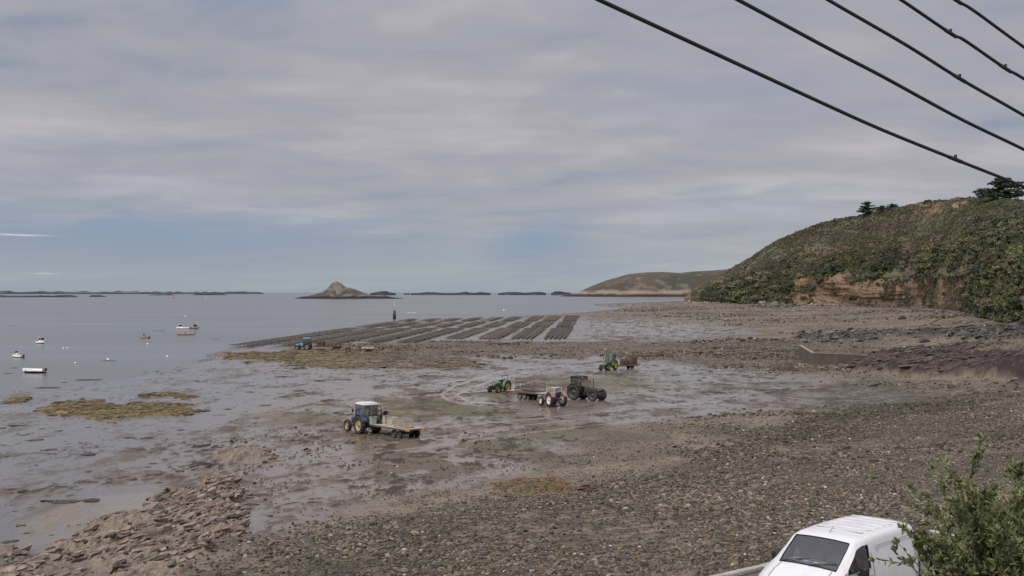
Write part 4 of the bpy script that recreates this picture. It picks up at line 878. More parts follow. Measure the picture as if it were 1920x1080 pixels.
    if exhaust:
        m = MB(); m.tube([(wb*.73, .31, hood_h-.3), (wb*.73, .31, hood_h+.2)], .07, 10); m.tube([(wb*.73, .31, hood_h+.2), (wb*.73, .31, 2.5), (wb*.73-.06, .31, 2.65)], .04, 8); m.build('exhaust_pipe', darkmetal, root)
    # rear linkage
    m = MB()
    for s in (-1, 1): m.tube([(-.3, s*.22, .75), (-1.0, s*.38, .5)], .035, 6); m.tube([(-.35, s*.22, 1.1), (-.7, s*.3, .62)], .03, 6)
    m.tube([(-1.0, -.42, .5), (-1.0, .42, .5)], .03, 6); m.box(-.95, -.3, -.06, .06, .42, .5); m.tube([(-.35, 0, 1.0), (-.9, 0, .55)], .035, 6); m.build('linkage', darkmetal, root)
    if cab:
        zt = 2.62; low = MB(); zb = 1.05
        low.box(-.5, .95, -.62, .62, zb, zb+.06); low.box(.86, .98, -.60, .60, zb+.06, 1.42); low.box(-.55, -.48, -.62, .62, zb+.06, 1.35)
        for s in (-1, 1): low.box(-.5, .3, s*.66-.02, s*.66+.02, zb+.06, 1.45)
        low.build('cab_body', body, root)
        fm = MB(); cor = [(.98, .62, .90, .70), (.28, .68, .25, .74), (-.55, .62, -.62, .70)]
        for (x0, y0, x1, y1) in cor:
            for s in (-1, 1): fm.tube([(x0, s*y0, zb), (x1, s*y1, zt)], .035, 6)
        for s in (-1, 1): fm.tube([(.90, s*.70, zt), (-.62, s*.70, zt)], .035, 6); fm.tube([(.98, s*.63, 1.40), (-.55, s*.64, 1.40)], .025, 6)
        fm.tube([(.98, -.62, 1.42), (.98, .62, 1.42)], .03, 6); fm.tube([(-.56, -.62, 1.38), (-.56, .62, 1.38)], .03, 6)
        fm.build('cab_frame', roof if False else fender, root)
        for (a, b, c, d) in (((.985, -.6, 1.44), (.985, .6, 1.44), (.91, .66, zt-.04), (.91, -.66, zt-.04)), ((-.57, -.6, 1.40), (-.57, .6, 1.40), (-.63, .66, zt-.04), (-.63, -.66, zt-.04)),
                             ((.25, .70, 1.43), (.93, .65, 1.43), (.87, .71, zt-.04), (.23, .74, zt-.04)), ((-.52, .65, 1.43), (.24, .70, 1.43), (.22, .74, zt-.04), (-.58, .71, zt-.04)),
                             ((.25, -.70, 1.43), (.93, -.65, 1.43), (.87, -.71, zt-.04), (.23, -.74, zt-.04)), ((-.52, -.65, 1.43), (.24, -.70, 1.43), (.22, -.74, zt-.04), (-.58, -.71, zt-.04))):
            if open_rear and a[0] < -.5 and a[1] > .6: continue
            m = MB(); m.add([a, b, c, d], [(0, 1, 2, 3)]); m.build('window', glass, root)
        m = MB(); m.rbox(-.74, 1.06, -.80, .80, zt, zt+.12, .05); m.rbox(-.62, .92, -.68, .68, zt+.08, zt+.22, .06); m.build('roof', roof, root)
        for s in (-1, 1):
            m = MB(); m.rbox(1.03, 1.09, s*.55-.08, s*.55+.08, zt+.01, zt+.10, .01); m.build('work_light', lampm, root)
            m = MB(); m.tube([(.93, s*.70, 2.1), (1.05, s*.95, 2.1)], .012, 5); m.rbox(1.03, 1.07, s*.98-.09, s*.98+.09, 1.9, 2.25, .01); m.build('mirror', darkmetal, root)
    elif rops:
        m = MB()
        for s in (-1, 1): m.tube([(-.45, s*.5, .9), (-.45, s*.5, 2.2), (-.42, s*.42, 2.3)], .04, 6)
        m.tube([(-.42, -.42, 2.3), (-.42, .42, 2.3)], .04, 6)
        if rops == 'canopy':
            for s in (-1, 1): m.tube([(.75, s*.42, 1.3), (.7, s*.42, 2.25), (-.42, s*.42, 2.3)], .035, 6)
            m.tube([(.7, -.42, 2.25), (.7, .42, 2.25)], .035, 6)
        m.build('roll_bar', roof, root)
    return root
def gp(px, py):
    """the ground point under a photo pixel"""
    z = .2
    for _ in range(6): x, y, _z = at(px, py, z); z = tz(x, y)
    return Vector((x, y, z))
def hd(dx, dy): return math.atan2(dy, dx)
def trailer(a, heading, L_, Wd, label, z0, hgt=.95, bogie=.72, deckmat=None, rw=.40, rimm=None, single=False, lights=True, dropside=0):
    """a = front centre of the deck; local +x is towards the drawbar"""
    root = empty('flatbed_trailer', (a.x, a.y, z0), heading, label=label, cat='trailer')
    dk = MB(); n = int(Wd/.2)
    for i in range(n): dk.box(-L_, 0, -Wd/2+i*Wd/n+.006, -Wd/2+(i+1)*Wd/n-.006, hgt-.045, hgt+random.uniform(0, .008))
    dk.build('deck', deckmat or plank, root)
    m = MB()
    for s in (-1, 1): m.box(-L_+.05, -.05, s*.42-.05, s*.42+.05, hgt-.24, hgt-.05)
    for i in range(int(L_/.7)+1): m.box(-i*.7-.08, -i*.7-.02, -Wd/2+.02, Wd/2-.02, hgt-.12, hgt-.05)
    m.build('chassis', rustmetal, root)
    m = MB()
    for s in (-1, 1): m.tube([(-.05, s*.42, hgt-.18), (1.3, 0, .48)], .05, 6)
    m.tube([(1.2, 0, .5), (1.6, 0, .5)], .05, 6); m.tube([(.9, .1, 0.05), (.9, .1, .85)], .04, 6); m.build('drawbar', rustmetal, root)
    m = MB(); m.box(-L_-.006, -L_+.03, -Wd/2, Wd/2, hgt-.16, hgt-.047)
    for s in (-1, 1): m.box(-L_+.03, 0, s*(Wd/2+.015)-.015, s*(Wd/2+.015)+.015, hgt-.14, hgt+.02)
    m.build('rave', rustmetal, root)
    if dropside:
        m = MB()
        for k in range(3): m.box(-L_-.03, -L_-.008, -Wd/2, Wd/2, hgt+.05+k*dropside/3, hgt+(k+1)*dropside/3)
        for s in (-1, 0, 1): m.box(-L_-.06, -L_-.03, s*Wd*.45-.03, s*Wd*.45+.03, hgt-.1, hgt+dropside+.05)
        m.build('tailboard', plank, root)
    wm = wheel_meshes(rw, .26, 12); xs = [-L_*bogie-rw*1.06, -L_*bogie+rw*1.06] if not single else [-L_*bogie]
    for x in xs:
        m = MB(); m.tube([(x, -Wd/2+.25, rw), (x, Wd/2-.25, rw)], .05, 6); m.box(x-.04, x+.04, -.46, .46, rw, hgt-.2); m.build('axle', darkmetal, root)
        for s in (-1, 1): add_wheel(root, wm, x, s*(Wd/2-.22), rw, rimm or darkmetal)
    if lights:
        red = principled('tail_lamp', (.45, .03, .02), .3); amb = principled('hazard_board', (.75, .42, .10), .5, noise=.3)
        for s in (-1, 1):
            m = MB(); m.rbox(-L_-.05, -L_-.01, s*(Wd/2-.3)-.2, s*(Wd/2-.3)+.2, hgt-.22, hgt-.06, .01); m.build('rear_marker', amb, root)
            m = MB(); m.rbox(-L_-.07, -L_-.045, s*(Wd/2-.2)-.05, s*(Wd/2-.2)+.05, hgt-.19, hgt-.1, .008); m.build('tail_light', red, root)
    return root
def onto(root, x, y, z=0.0):
    """world point of a spot on a trailer"""
    return Matrix.Translation(root.location) @ root.rotation_euler.to_matrix().to_4x4() @ Vector((x, y, z))
def slat_crate(loc, rz, Lx, Ly, H, mat, label, name='slatted_crate', cat='crate', fill=None, gap=.09):
    root = empty(name, loc, rz, label=label, cat=cat)
    m = MB()
    for s in (-1, 1):
        for i in range(int(Lx/gap)+1): x = -Lx/2+i*Lx/int(Lx/gap); m.box(x-.014, x+.014, s*Ly/2-.01, s*Ly/2+.01, .08, H)
        for i in range(1, int(Ly/gap)): y = -Ly/2+i*Ly/int(Ly/gap); m.box(s*Lx/2-.01, s*Lx/2+.01, y-.014, y+.014, .08, H)
    m.build('slats', mat, root, kind='stuff')
    m = MB()
    for z in (.08, H-.03):
        for s in (-1, 1): m.box(-Lx/2-.025, Lx/2+.025, s*(Ly/2+.015)-.012, s*(Ly/2+.015)+.012, z, z+.05); m.box(s*(Lx/2+.015)-.012, s*(Lx/2+.015)+.012, -Ly/2, Ly/2, z+.002, z+.048)
    for sx in (-1, 0, 1): m.box(sx*Lx*.42-.05, sx*Lx*.42+.05, -Ly/2, Ly/2, 0, .078)
    m.build('rim_frame', mat, root)
    if fill:
        m = MB(); rnd = random.Random(3)
        for i in range(int(Lx/.25)):
            for j in range(int(Ly/.25)): m.rbox(-Lx/2+i*.25+.02, -Lx/2+i*.25+.24, -Ly/2+j*.25+.02, -Ly/2+j*.25+.24, .1, H*rnd.uniform(.6, .95), .05)
        m.build('contents', fill, root)
    return root
def tub(loc, rz, Lx, Ly, H, mat, label, fill=None):
    root = empty('plastic_tub', loc, rz, label=label, cat='tub')
    m = MB(); vs = []
    for (z, k) in ((0, .9), (H, 1), (H, .93), (.06, .84)):
        for (a, b) in ((-1, -1), (1, -1), (1, 1), (-1, 1)): vs.append((a*Lx/2*k, b*Ly/2*k, z))
    fs = [(0, 3, 2, 1)]+[(r*4+i, r*4+(i+1) % 4, (r+1)*4+(i+1) % 4, (r+1)*4+i) for r in range(3) for i in range(4)]+[(12, 13, 14, 15)]
    m.add(vs, fs)
    m.build('tub_body', mat, root)
    m = MB()
    for s in (-1, 1): m.box(-Lx/2-.03, Lx/2+.03, s*(Ly/2+.002), s*(Ly/2+.03), H-.07, H+.005); m.box(s*(Lx/2+.002), s*(Lx/2+.03), -Ly/2, Ly/2, H-.068, H+.003)
    m.build('rim', mat, root)
    return root
def bag_pile(loc, rz, nx, ny, nz, label, mat, name='oyster_bag_stack', s=(.9, .5, .12)):
    root = empty(name, loc, rz, label=label, cat='bag stack'); rnd = random.Random(nx*7+nz)
    ms = []
    for q in range(3): m = MB(); m.rbox(-s[0]/2, s[0]/2, -s[1]/2, s[1]/2, 0, s[2], .03); ms.append(m.mesh('oyster_bag'))
    for k in range(nz):
        for i in range(nx):
            for j in range(ny):
                if k == nz-1 and rnd.random() < .35: continue
                o = link('oyster_bag', rnd.choice(ms), root, mat); o.location = ((i-(nx-1)/2)*(s[0]+.03)+rnd.uniform(-.04, .04), (j-(ny-1)/2)*(s[1]+.03)+rnd.uniform(-.03, .03), k*(s[2]+.003)); o.rotation_euler = (0, 0, rnd.uniform(-.08, .08))
    return root

creamw = principled('cream_plastic', lin(184, 176, 158), .6, noise=.12, nscale=5, dirt=MUD, dirtamt=.3); greyw = principled('grey_tub', lin(178, 184, 172), .55, noise=.1, dirt=MUD, dirtamt=.35)
rustbag = principled('rusty_mesh', lin(110, 88, 74), .85, noise=.35, nscale=5, bump=.5); brownbag = principled('brown_mesh', lin(92, 72, 60), .85, noise=.35, nscale=5, bump=.5)
white_p = paint('white_paint', (222, 216, 212), .25); tan_hub = paint('tan_rim', (176, 150, 104), .3); blue_p = paint('blue_paint', (46, 76, 106), .35); yel_hub = paint('yellow_rim', (226, 204, 50), .15); yel2 = paint('dull_yellow_rim', (206, 172, 84), .25)
green_p = paint('green_paint', (58, 106, 62), .3); green_l = paint('bright_green_paint', (88, 122, 80), .35); lblue = paint('sky_blue_paint', (84, 166, 214), .15); red_p = paint('faded_red_paint', (164, 112, 106), .45); dark_p = paint('charcoal_paint', (58, 62, 64), .35); blackm = principled('black_plastic', (.015, .015, .016), .45)
grey_hub = paint('grey_rim', (120, 120, 116), .4)

# 1 blue tractor, white roof, with its trailer
c1 = gp(675, 813.5); h1 = Vector((-.574, .819)); r1 = Vector((.819, .574)); c = Vector((c1.x, c1.y))+r1*.85; zg = c1.z-.03
t1 = tractor((c.x, c.y, zg), hd(*h1), 'blue tractor with a white cab roof standing in front of the slatted-crate trailer', blue_p, tan_hub, roof=white_p, sc=1.08, R=.84, r=.56, open_rear=True)
hb = Vector((-.67, .742)); a1 = Vector((-13.15, 110.0)); tl1 = trailer(a1, hd(*hb), 6.1, 2.5, 'long flat timber trailer behind the blue tractor, carrying crates and two workers', zg, .98, .74)
q = onto(tl1, -3.9, .15, .985); slat_crate(q, hd(*hb), 1.0, 1.05, .78, creamw, 'cream slatted crate on the trailer, the one nearer the blue tractor')
q = onto(tl1, -5.0, .3, .985); slat_crate(q, hd(*hb), 1.0, 1.05, .72, creamw, 'cream slatted crate on the trailer, the one nearer the tail lights')
q = onto(tl1, -.35, .9, .985); tub(q, hd(*hb), .6, .6, .75, greyw, 'tall pale grey tub on the front left corner of the crate trailer')
q = onto(tl1, -1.35, -.75, .985); tub(q, hd(*hb)+.1, 1.0, .8, .62, greyw, 'square pale grey tub on the trailer between the two workers')
q = onto(tl1, -2.5, -.8, .985); tub(q, hd(*hb)-.1, .7, .5, .4, creamw, 'low cream tub on the trailer just behind the bending worker')
q = onto(tl1, -2.05, .6, .985); person(q, hd(*hb)-math.pi/2+2.6, 'worker in black top and cream waders bending over on the crate trailer', (34, 36, 42), (196, 186, 164), bend=.55, arm=(.9, .7))
q = onto(tl1, -.95, .35, .985); person(q, hd(*hb)-math.pi/2, 'worker in brown jacket and dark waders standing at the front of the crate trailer', (104, 92, 86), (52, 48, 50), bend=.12, arm=(.5, .9))
q = Matrix.Translation(t1.location) @ t1.rotation_euler.to_matrix().to_4x4() @ Vector((-.12, 0, .80)); person(q, hd(*h1)-math.pi/2, 'driver in dark clothes sitting in the cab of the blue tractor', (44, 40, 44), (40, 44, 54), sit=True, arm=(.9, .9))
# 2 small green tractor without cab
p = gp(951, 734); h = Vector((-.6, -.8)).normalized(); rr = Vector((h.y, -h.x)); c = Vector((p.x, p.y))+rr*.72
tractor((c.x, c.y, p.z-.02), hd(*h), 'small open green tractor with a roll bar and dull yellow wheels', green_l, yel2, cab=False, rops=True, roof=darkmetal, sc=.98, wb=2.1, R=.78, r=.46, tr=.74, exhaust=False)
# 3 centre trailer with a cage of poles
a = Vector((.0, 147.2)); b = Vector((4.6, 141.9)); h = (a-b).normalized(); zt3 = tz(2, 144)
tl3 = trailer(a, hd(*h), 7.0, 2.3, 'flat trailer loaded with a cage of rusty poles beside the red tractor', zt3, 1.0, .44, rw=.42, rimm=grey_hub, lights=False)
def pole_cage(loc, rz, Lx, Ly, H):
    root = empty('pole_cage', loc, rz, label='open cage of thin rusty poles standing on the centre trailer', cat='cage'); m = MB(); rnd = random.Random(8)
    for i in range(17):
        for s in (-1, 1):
            x = -Lx/2+i*Lx/16; m.tube([(x, s*Ly/2, 0), (x+rnd.uniform(-.03, .03), s*Ly/2, H*rnd.uniform(.85, 1.15))], .026, 5)
    m.build('upright', rustmetal, root, kind='stuff'); m = MB()
    for k in range(4):
        z = .05+k*H*.3
        for s in (-1, 1): m.tube([(-Lx/2, s*Ly/2, z), (Lx/2, s*Ly/2, z)], .018, 5); m.tube([(s*Lx/2, -Ly/2, z), (s*Lx/2, Ly/2, z)], .018, 5)
    m.build('rail', rustmetal, root); m = MB()
    for k in range(6): m.box(-Lx/2+.1, Lx/2-.1, -Ly/2+.1+k*.3, -Ly/2+.22+k*.3, .0, .03+.1*rnd.random())
    m.build('rack_table', rustmetal, root); return root
pole_cage(onto(tl3, -3.6, 0, 1.01), hd(*h), 3.6, 2.0, 1.75)
q = onto(tl3, -.7, .3, 1.01); tub(q, hd(*h), .5, .4, .35, greyw, 'small pale tub at the left end of the pole cage trailer')
q = onto(tl3, -1.3, -.3, 1.01); m = MB()
r_ = empty('worker_gloves_post', q, 0, label='x', cat='x'); bpy.data.objects.remove(r_)
r_ = empty('marker_post', q, 0, label='short pale post standing upright on the pole cage trailer', cat='post'); m.tube([(0, 0, 0), (0, 0, .95)], .045, 8); m.build('post', white_p, r_); m = MB(); m.lathe([(0, .09), (.03, .09), (.03, .0)], 10, 'z'); m.build('foot', white_p, r_)
# 4 red and white tractor seen from behind
p = gp(1043, 762.5); h = Vector((-.42, .91)).normalized()
tractor((p.x, p.y, p.z-.02), hd(*h), 'faded red and white open tractor seen from behind beside the dark tractor', red_p, white_p, roof=white_p, fender=red_p, cab=False, rops='canopy', sc=1.0, wb=2.3, R=.84, r=.55, tr=.88, exhaust=False)
# 5 dark tractor
p = gp(1076, 749.5); h = Vector((.77, -.64)).normalized(); lft = Vector((-h.y, h.x)); c = Vector((p.x, p.y))+lft*.92
tractor((c.x, c.y, p.z-.03), hd(*h), 'large charcoal tractor with dark cab and front weights facing right', dark_p, dark_p, roof=blackm, fender=blackm, sc=1.08, wb=2.75, R=.92, r=.70, tr=.92, hood_h=1.65, weights=True)
# 6 green tractor with cab and yellow wheels
p = gp(1153, 693.5); h = Vector((-.50, -.86)).normalized(); rr = Vector((h.y, -h.x)); c = Vector((p.x, p.y))+rr*.8
tractor((c.x, c.y, p.z-.02), hd(*h), 'green tractor with cab and bright yellow wheels in front of a brown crate stack', green_p, yel_hub, roof=green_p, fender=green_p, sc=1.0, R=.84, r=.52)
a = Vector((c.x, c.y))-h*2.0+Vector((.9, .3)); tl6 = trailer(a, hd(*h)-.7, 3.2, 2.0, 'small low trailer hidden behind the yellow wheeled tractor with brown crates', p.z, .7, .6, rw=.36, single=True, lights=False)
for i, (x, y, hh, lab) in enumerate(((-.5, .3, 1.1, 'brown slatted crate nearest the green tractor cab on its trailer'), (-1.6, .1, .9, 'low brown slatted crate in the middle of the far right trailer'), (-2.6, .0, 1.6, 'tall brown slatted crate at the far right end of the trailer'))):
    slat_crate(onto(tl6, x, y, .705), hd(*h)-.7, .95, 1.2, hh, rustbag, lab, fill=brownbag)
# 7 light blue tractor far off with a long loaded trailer
p = gp(576, 655.5); h = Vector((-1, .12)).normalized()
tractor((p.x, p.y+.8, p.z), hd(*h), 'light blue tractor far out beside the oyster racks, facing left', lblue, grey_hub, roof=lblue, fender=dark_p, sc=1.02, R=.80, r=.55, exhaust=False)
a = Vector((p.x+1.9, p.y+.6)); tl7 = trailer(a, hd(*h), 6.6, 2.2, 'long trailer behind the light blue tractor piled with rusty oyster bags', p.z, .95, .8, lights=False)
q = onto(tl7, -1.3, 0, .96); bag_pile(q, hd(*h), 2, 3, 9, 'tall dark stack of oyster bags at the front of the far blue trailer', brownbag)
q = onto(tl7, -3.9, 0, .96); bag_pile(q, hd(*h), 3, 3, 6, 'long reddish pile of oyster bags at the middle of the far blue trailer', rustbag)
q = onto(tl7, -5.8, 0, .96); bag_pile(q, hd(*h), 1, 3, 4, 'short reddish pile of oyster bags at the tail of the far blue trailer', rustbag)
p = gp(691, 659.5); tl8 = trailer(Vector((p.x-1.7, p.y)), hd(-1, .05), 3.5, 1.8, 'small trailer alone by the oyster racks with a low pale load', p.z, .72, .5, rw=.32, lights=False)
bag_pile(onto(tl8, -1.6, 0, .73), hd(-1, .05), 3, 2, 3, 'low pale pile of oyster bags on the small lone trailer', creamw)
p = gp(675, 660); person(p, 1.2, 'distant worker in black standing at the left end of the small lone trailer', (32, 32, 38), (28, 28, 32))
p = gp(655, 660); person(p, -1.2, 'distant worker in black standing on the flat between both far trailers', (36, 34, 38), (30, 30, 34), step=.2)
p = gp(649, 661); person(p, -1.8, 'distant worker in dark clothes bent double left of the standing one', (40, 36, 36), (30, 28, 30), bend=1.2, arm=(.2, .4))

# ------------------------------------------------------------------ boats, buoys, marks
gel = principled('white_gelcoat', lin(226, 222, 218), .3, noise=.05); bluehull = principled('dark_antifouling', lin(38, 40, 52), .6, noise=.2); dkhull = principled('dark_hull', lin(52, 46, 48), .5, noise=.2); wood = principled('boat_wood', lin(150, 130, 110), .6, noise=.2); boatglass = principled('boat_window', (.02, .025, .03), .1)
def boat(px, py, Ln, Wd, H, rz, label, upper, lower, kind='open', roll=0.0, name='motor_boat', afloat=True):
    x, y, _ = at(px, py, 0); z = -.12 if afloat else tz(x, y)-.02
    root = empty(name, (x, y, z), rz, label=label, cat='boat'); root.rotation_euler = (roll, 0, rz)
    n = 14; rows = []
    for i in range(n+1):
        t = i/n; xx = -Ln/2+Ln*t; w = Wd/2*(1-max(0, (t-.35)/.65)**2.4)*(.92+.08*min(1, t/.3)); w = max(w, .02); sheer = H*(1+.28*max(0, t-.3)**1.5); keel = .02+H*.85*max(0, (t-.72)/.28)**2.2; ch = H*.38+H*.35*max(0, t-.6)
        rows.append([(xx, 0, min(keel, sheer-.03)), (xx, w*.80, min(max(ch*.75, keel+.01), sheer-.02)), (xx, w*.90, max(ch, keel+.02) if t < .97 else sheer-.015), (xx, w, sheer), (xx, w*.88, sheer+.015), (xx, w*.86, H*.45)])
    def strip(a, b, mat, nm):
        m = MB()
        for s in (-1, 1):
            vs = [(p[0], p[1]*s, p[2]) for r in rows for p in r[a:b+1]]; k = b-a+1
            m.add(vs, [(i*k+j, i*k+j+1, (i+1)*k+j+1, (i+1)*k+j) for i in range(n) for j in range(k-1)], True)
        r = rows[0]; 
        if a == 0: m.add([(r[j][0], r[j][1]*s, r[j][2]) for s in (1,) for j in range(3)]+[(r[j][0], -r[j][1], r[j][2]) for j in (2, 1)], [(0, 1, 2, 3, 4)])
        if a == 2: m.add([(r[2][0], r[2][1], r[2][2]), (r[3][0], r[3][1], r[3][2]), (r[3][0], -r[3][1], r[3][2]), (r[2][0], -r[2][1], r[2][2])], [(0, 1, 2, 3)])
        m.build(nm, mat, root)
    strip(0, 2, lower, 'hull_bottom'); strip(2, 5, upper, 'hull_side')
    m = MB(); vs = [(r[5][0], s*r[5][1], H*.45) for r in rows for s in (-1, 1)]; m.add(vs, [(2*i, 2*i+1, 2*i+3, 2*i+2) for i in range(n)]); m.build('floor', upper, root)
    if kind in ('open', 'console'):
        m = MB()
        for t in (-.25, .05, .28): m.box(Ln*t-.12, Ln*t+.12, -Wd*.42, Wd*.42, H*.72, H*.76)
        m.build('thwart', upper, root)
    if kind == 'console':
        m = MB(); m.rbox(-.3, .3, -.35, .35, H*.45, H+.45, .05); m.build('console', upper, root); m = MB(); m.box(.22, .26, -.4, .4, H+.45, H+.8); m.build('windscreen', boatglass, root)
    if kind in ('cabin', 'wheelhouse'):
        x0, x1 = (-Ln*.12, Ln*.22) if kind == 'cabin' else (Ln*.0, Ln*.28); hh = H+1.05
        m = MB(); vs = [(x0, s*Wd*.34, H*.5) for s in (-1, 1)]+[(x1+.35, s*Wd*.30, H*.5) for s in (-1, 1)]+[(x0, s*Wd*.30, hh) for s in (-1, 1)]+[(x1, s*Wd*.26, hh) for s in (-1, 1)]
        m.add(vs, [(0, 2, 6, 4), (1, 5, 7, 3), (0, 4, 5, 1), (2, 3, 7, 6), (4, 6, 7, 5)]); m.rbox(x0-.15, x1+.12, -Wd*.34, Wd*.34, hh+.002, hh+.08, .03); m.build('wheelhouse', upper, root)
        for s in (-1, 1):
            m = MB(); k = Wd*.325; m.add([(x0+.12, s*k, H+.35), (x1+.05, s*(k-.03), H+.35), (x1-.05, s*(k-.08)+s*.025, hh-.12), (x0+.12, s*(k-.06)+s*.03, hh-.12)], [(0, 1, 2, 3)]); m.build('window', boatglass, root)
        m = MB(); m.add([(x1+.20, -Wd*.26, H+.35), (x1+.20, Wd*.26, H+.35), (x1+.06, Wd*.24, hh-.1), (x1+.06, -Wd*.24, hh-.1)], [(0, 1, 2, 3)]); m.build('windscreen', boatglass, root)
        m = MB(); m.tube([(x0+.2, 0, hh), (x0+.2, 0, hh+.9)], .025, 6); m.build('mast', blackm, root)
    m = MB(); m.rbox(-Ln/2-.42, -Ln/2-.08, -.16, .16, H*.75, H*1.25, .05); m.box(-Ln/2-.30, -Ln/2-.18, -.05, .05, -.05, H*.75); m.lathe([(-Ln/2-.40, .02), (-Ln/2-.38, .12), (-Ln/2-.36, .02)], 8, 'x', c=(0, 0, .05)); m.build('outboard_motor', blackm, root)
    return root
boat(62, 699, 4.1, 1.75, .78, math.pi-.12, 'white open motor boat leaning over with dark outboard, largest and nearest boat', gel, bluehull, 'open', roll=.20, afloat=True)
boat(33, 670, 2.9, 1.4, .62, math.pi-.35, 'small white open motor boat with a low dark windscreen near the left edge', gel, bluehull, 'console')
boat(77, 644, 3.2, 1.6, .75, -.7, 'small white boat with square white wheelhouse on the left', gel, bluehull, 'cabin')
boat(271, 634, 3.2, 1.5, .55, math.pi-.3, 'dark hulled fishing dinghy floating alone, left of the pair of moored boats', wood, dkhull, 'console', name='fishing_boat')
boat(347, 628, 5.8, 2.1, .62, math.pi+.25, 'long dark low workboat lying in front of the pair of moored boats', wood, dkhull, 'console', name='fishing_boat')
boat(343, 616.5, 5.2, 1.9, .7, math.pi+.1, 'moored boat with a small wheelhouse behind the long dark workboat', gel, dkhull, 'wheelhouse', name='fishing_boat')
boat(365, 616, 3.6, 1.6, .6, .2, 'little moored boat at the right end of the group of dark boats', wood, dkhull, 'cabin', name='fishing_boat')
def buoy(px, py, r, mat, label, grp=None):
    x, y, _ = at(px, py, 0); z = max(tz(x, y), 0) if y < 1200 else 0
    root = empty('mooring_buoy', (x, y, z), 0, label=label, cat='buoy', group=grp)
    m = MB(); m.lathe([(-r*.7, .0), (-r*.6, r*.5), (-r*.2, r*.95), (r*.2, r), (r*.7, r*.8), (r*1.0, r*.3), (r*1.05, 0)], 14, 'z', c=(0, 0, r*.4)); m.build('float', mat, root)
    m = MB(); m.lathe([(r*1.0, r*.2), (r*1.3, r*.2), (r*1.3, 0)], 8, 'z', c=(0, 0, r*.4)); m.build('cap', blackm, root)
orange = principled('orange_float', lin(214, 110, 60), .5)
for (px, py, r) in ((119, 654, .28), (127, 654, .28), (142, 682, .25), (203, 675.5, .32), (277, 646, .3), (314, 670, .3), (348, 594, .5), (766, 587.5, .5), (770, 587.5, .4), (775, 587.5, .5), (779, 587.5, .4), (945, 583, .8), (386, 560, 1.3)):
    buoy(px, py, r, gel, 'small white mooring buoy floating on the calm shallow water', 'white mooring buoys')
buoy(325, 558.5, 2.6, orange, 'orange channel buoy on the water in front of the distant left coast')
def beacon():
    x, y, _ = at(739.5, 597.5, 0); root = empty('beacon_pile', (x, y, -1), 0, label='dark square beacon pile with a thin pale pole standing in the water', cat='beacon')
    m = MB(); m.tube([(0, 0, 0), (0, 0, 5.2)], [.95, .62], 10); m.build('base', dkhull, root)
    m = MB(); m.tube([(0, 0, 5.2), (0, 0, 10)], [.14, .10], 8); m.build('pole', white_p, root); m = MB(); m.lathe([(9.6, .3), (9.9, .3), (10.1, 0)], 8, 'z'); m.build('topmark', white_p, root)
    m = MB()
    for i in range(8): m.box(.8, 1.05, -.3, .3, .6+i*.5, .66+i*.5)
    m.build('ladder', rustmetal, root)
beacon()

# ------------------------------------------------------------------ lumps of weed and stones lying on the wet flats
def weed_lump(seed):
    rnd = np.random.RandomState(seed); bm = bmesh.new(); bmesh.ops.create_icosphere(bm, subdivisions=3, radius=.5)
    for v in bm.verts:
        c_ = v.co.copy(); n = fbm(np.array([c_.x*3+seed]), np.array([c_.y*3+c_.z*4]), 4, seed)[0]; e = 1+(n-.5)*1.6
        v.co = Vector((c_.x*e, c_.y*e*.9, max(c_.z, -.1)*.35*(.5+n)))
    me = bpy.data.meshes.new('weed_lump'); bm.to_mesh(me); bm.free(); return me
weedm = principled('dark_bladderwrack', (*srgb3(58, 46, 36), 1), .5, noise=.4, nscale=4, bump=.8, bscale=12)
WL = [weed_lump(i+1) for i in range(6)]
def weed_mats():
    rng = np.random.RandomState(31); mt = tintmat('weed_mat', None, rough=.55, spec=.4, bump=.8, bscale=9, nz=.5); Ps = []; Ss = []; Ts = []
    for n, y0, y1, x0, x1, key, a, b, cols in ((26000, 195, 290, 380, 920, 'bar', .3, 1.0, ((120, 106, 58), (96, 84, 50), (72, 62, 42), (110, 92, 66))), (12000, 112, 160, 0, 400, 'isle', .2, .7, ((122, 104, 54), (100, 84, 44), (70, 58, 36), (116, 92, 60))), (2500, 72, 90, 900, 1120, 'red', .12, .4, ((118, 72, 50), (98, 90, 50), (84, 58, 44), (104, 84, 56)))):
        Y = np.sqrt(rng.uniform(y0*y0, y1*y1, n)); X = (rng.uniform(x0, x1, n)-960)/F*Y; z, C, R, B, Sp, M = terrain(X, Y); k = rng.rand(n) < M[key]*sst(.3, .55, fbm(X*.3, Y*.3, 3, 77)); X, Y, z = X[k], Y[k], z[k]; n = len(X)
        c = np.array([srgb3(*q) for q in cols]); T = c[rng.randint(0, len(c), n)]*rng.uniform(.55, 1.3, n)[:, None]
        if key == 'bar': w = sst(540, 760, M['px'][k])[:, None]*.7; T = T+(srgb3(98, 88, 74)*rng.uniform(.6, 1.2, n)[:, None]-T)*w
        Ps.append(np.stack([X, Y, z], -1)); Ss.append(np.exp(rng.normal(0, .35, n))*rng.uniform(a, b, n)); Ts.append(T)
    P = np.concatenate(Ps); s = np.concatenate(Ss); T = np.concatenate(Ts); n = len(P); rot = np.stack([np.zeros(n), np.zeros(n), rng.uniform(0, 6.28, n)], -1)
    pr = [m_.copy() for m_ in WL]; [m_.materials.append(mt) for m_ in pr]
    scatter('seaweed', P, np.stack([s, s*.8, s*.45], -1), rot, rng.randint(0, 6, n), T, pr, 'yellow-brown seaweed matted over low banks on the tidal flat', 'seaweed')
weed_mats()
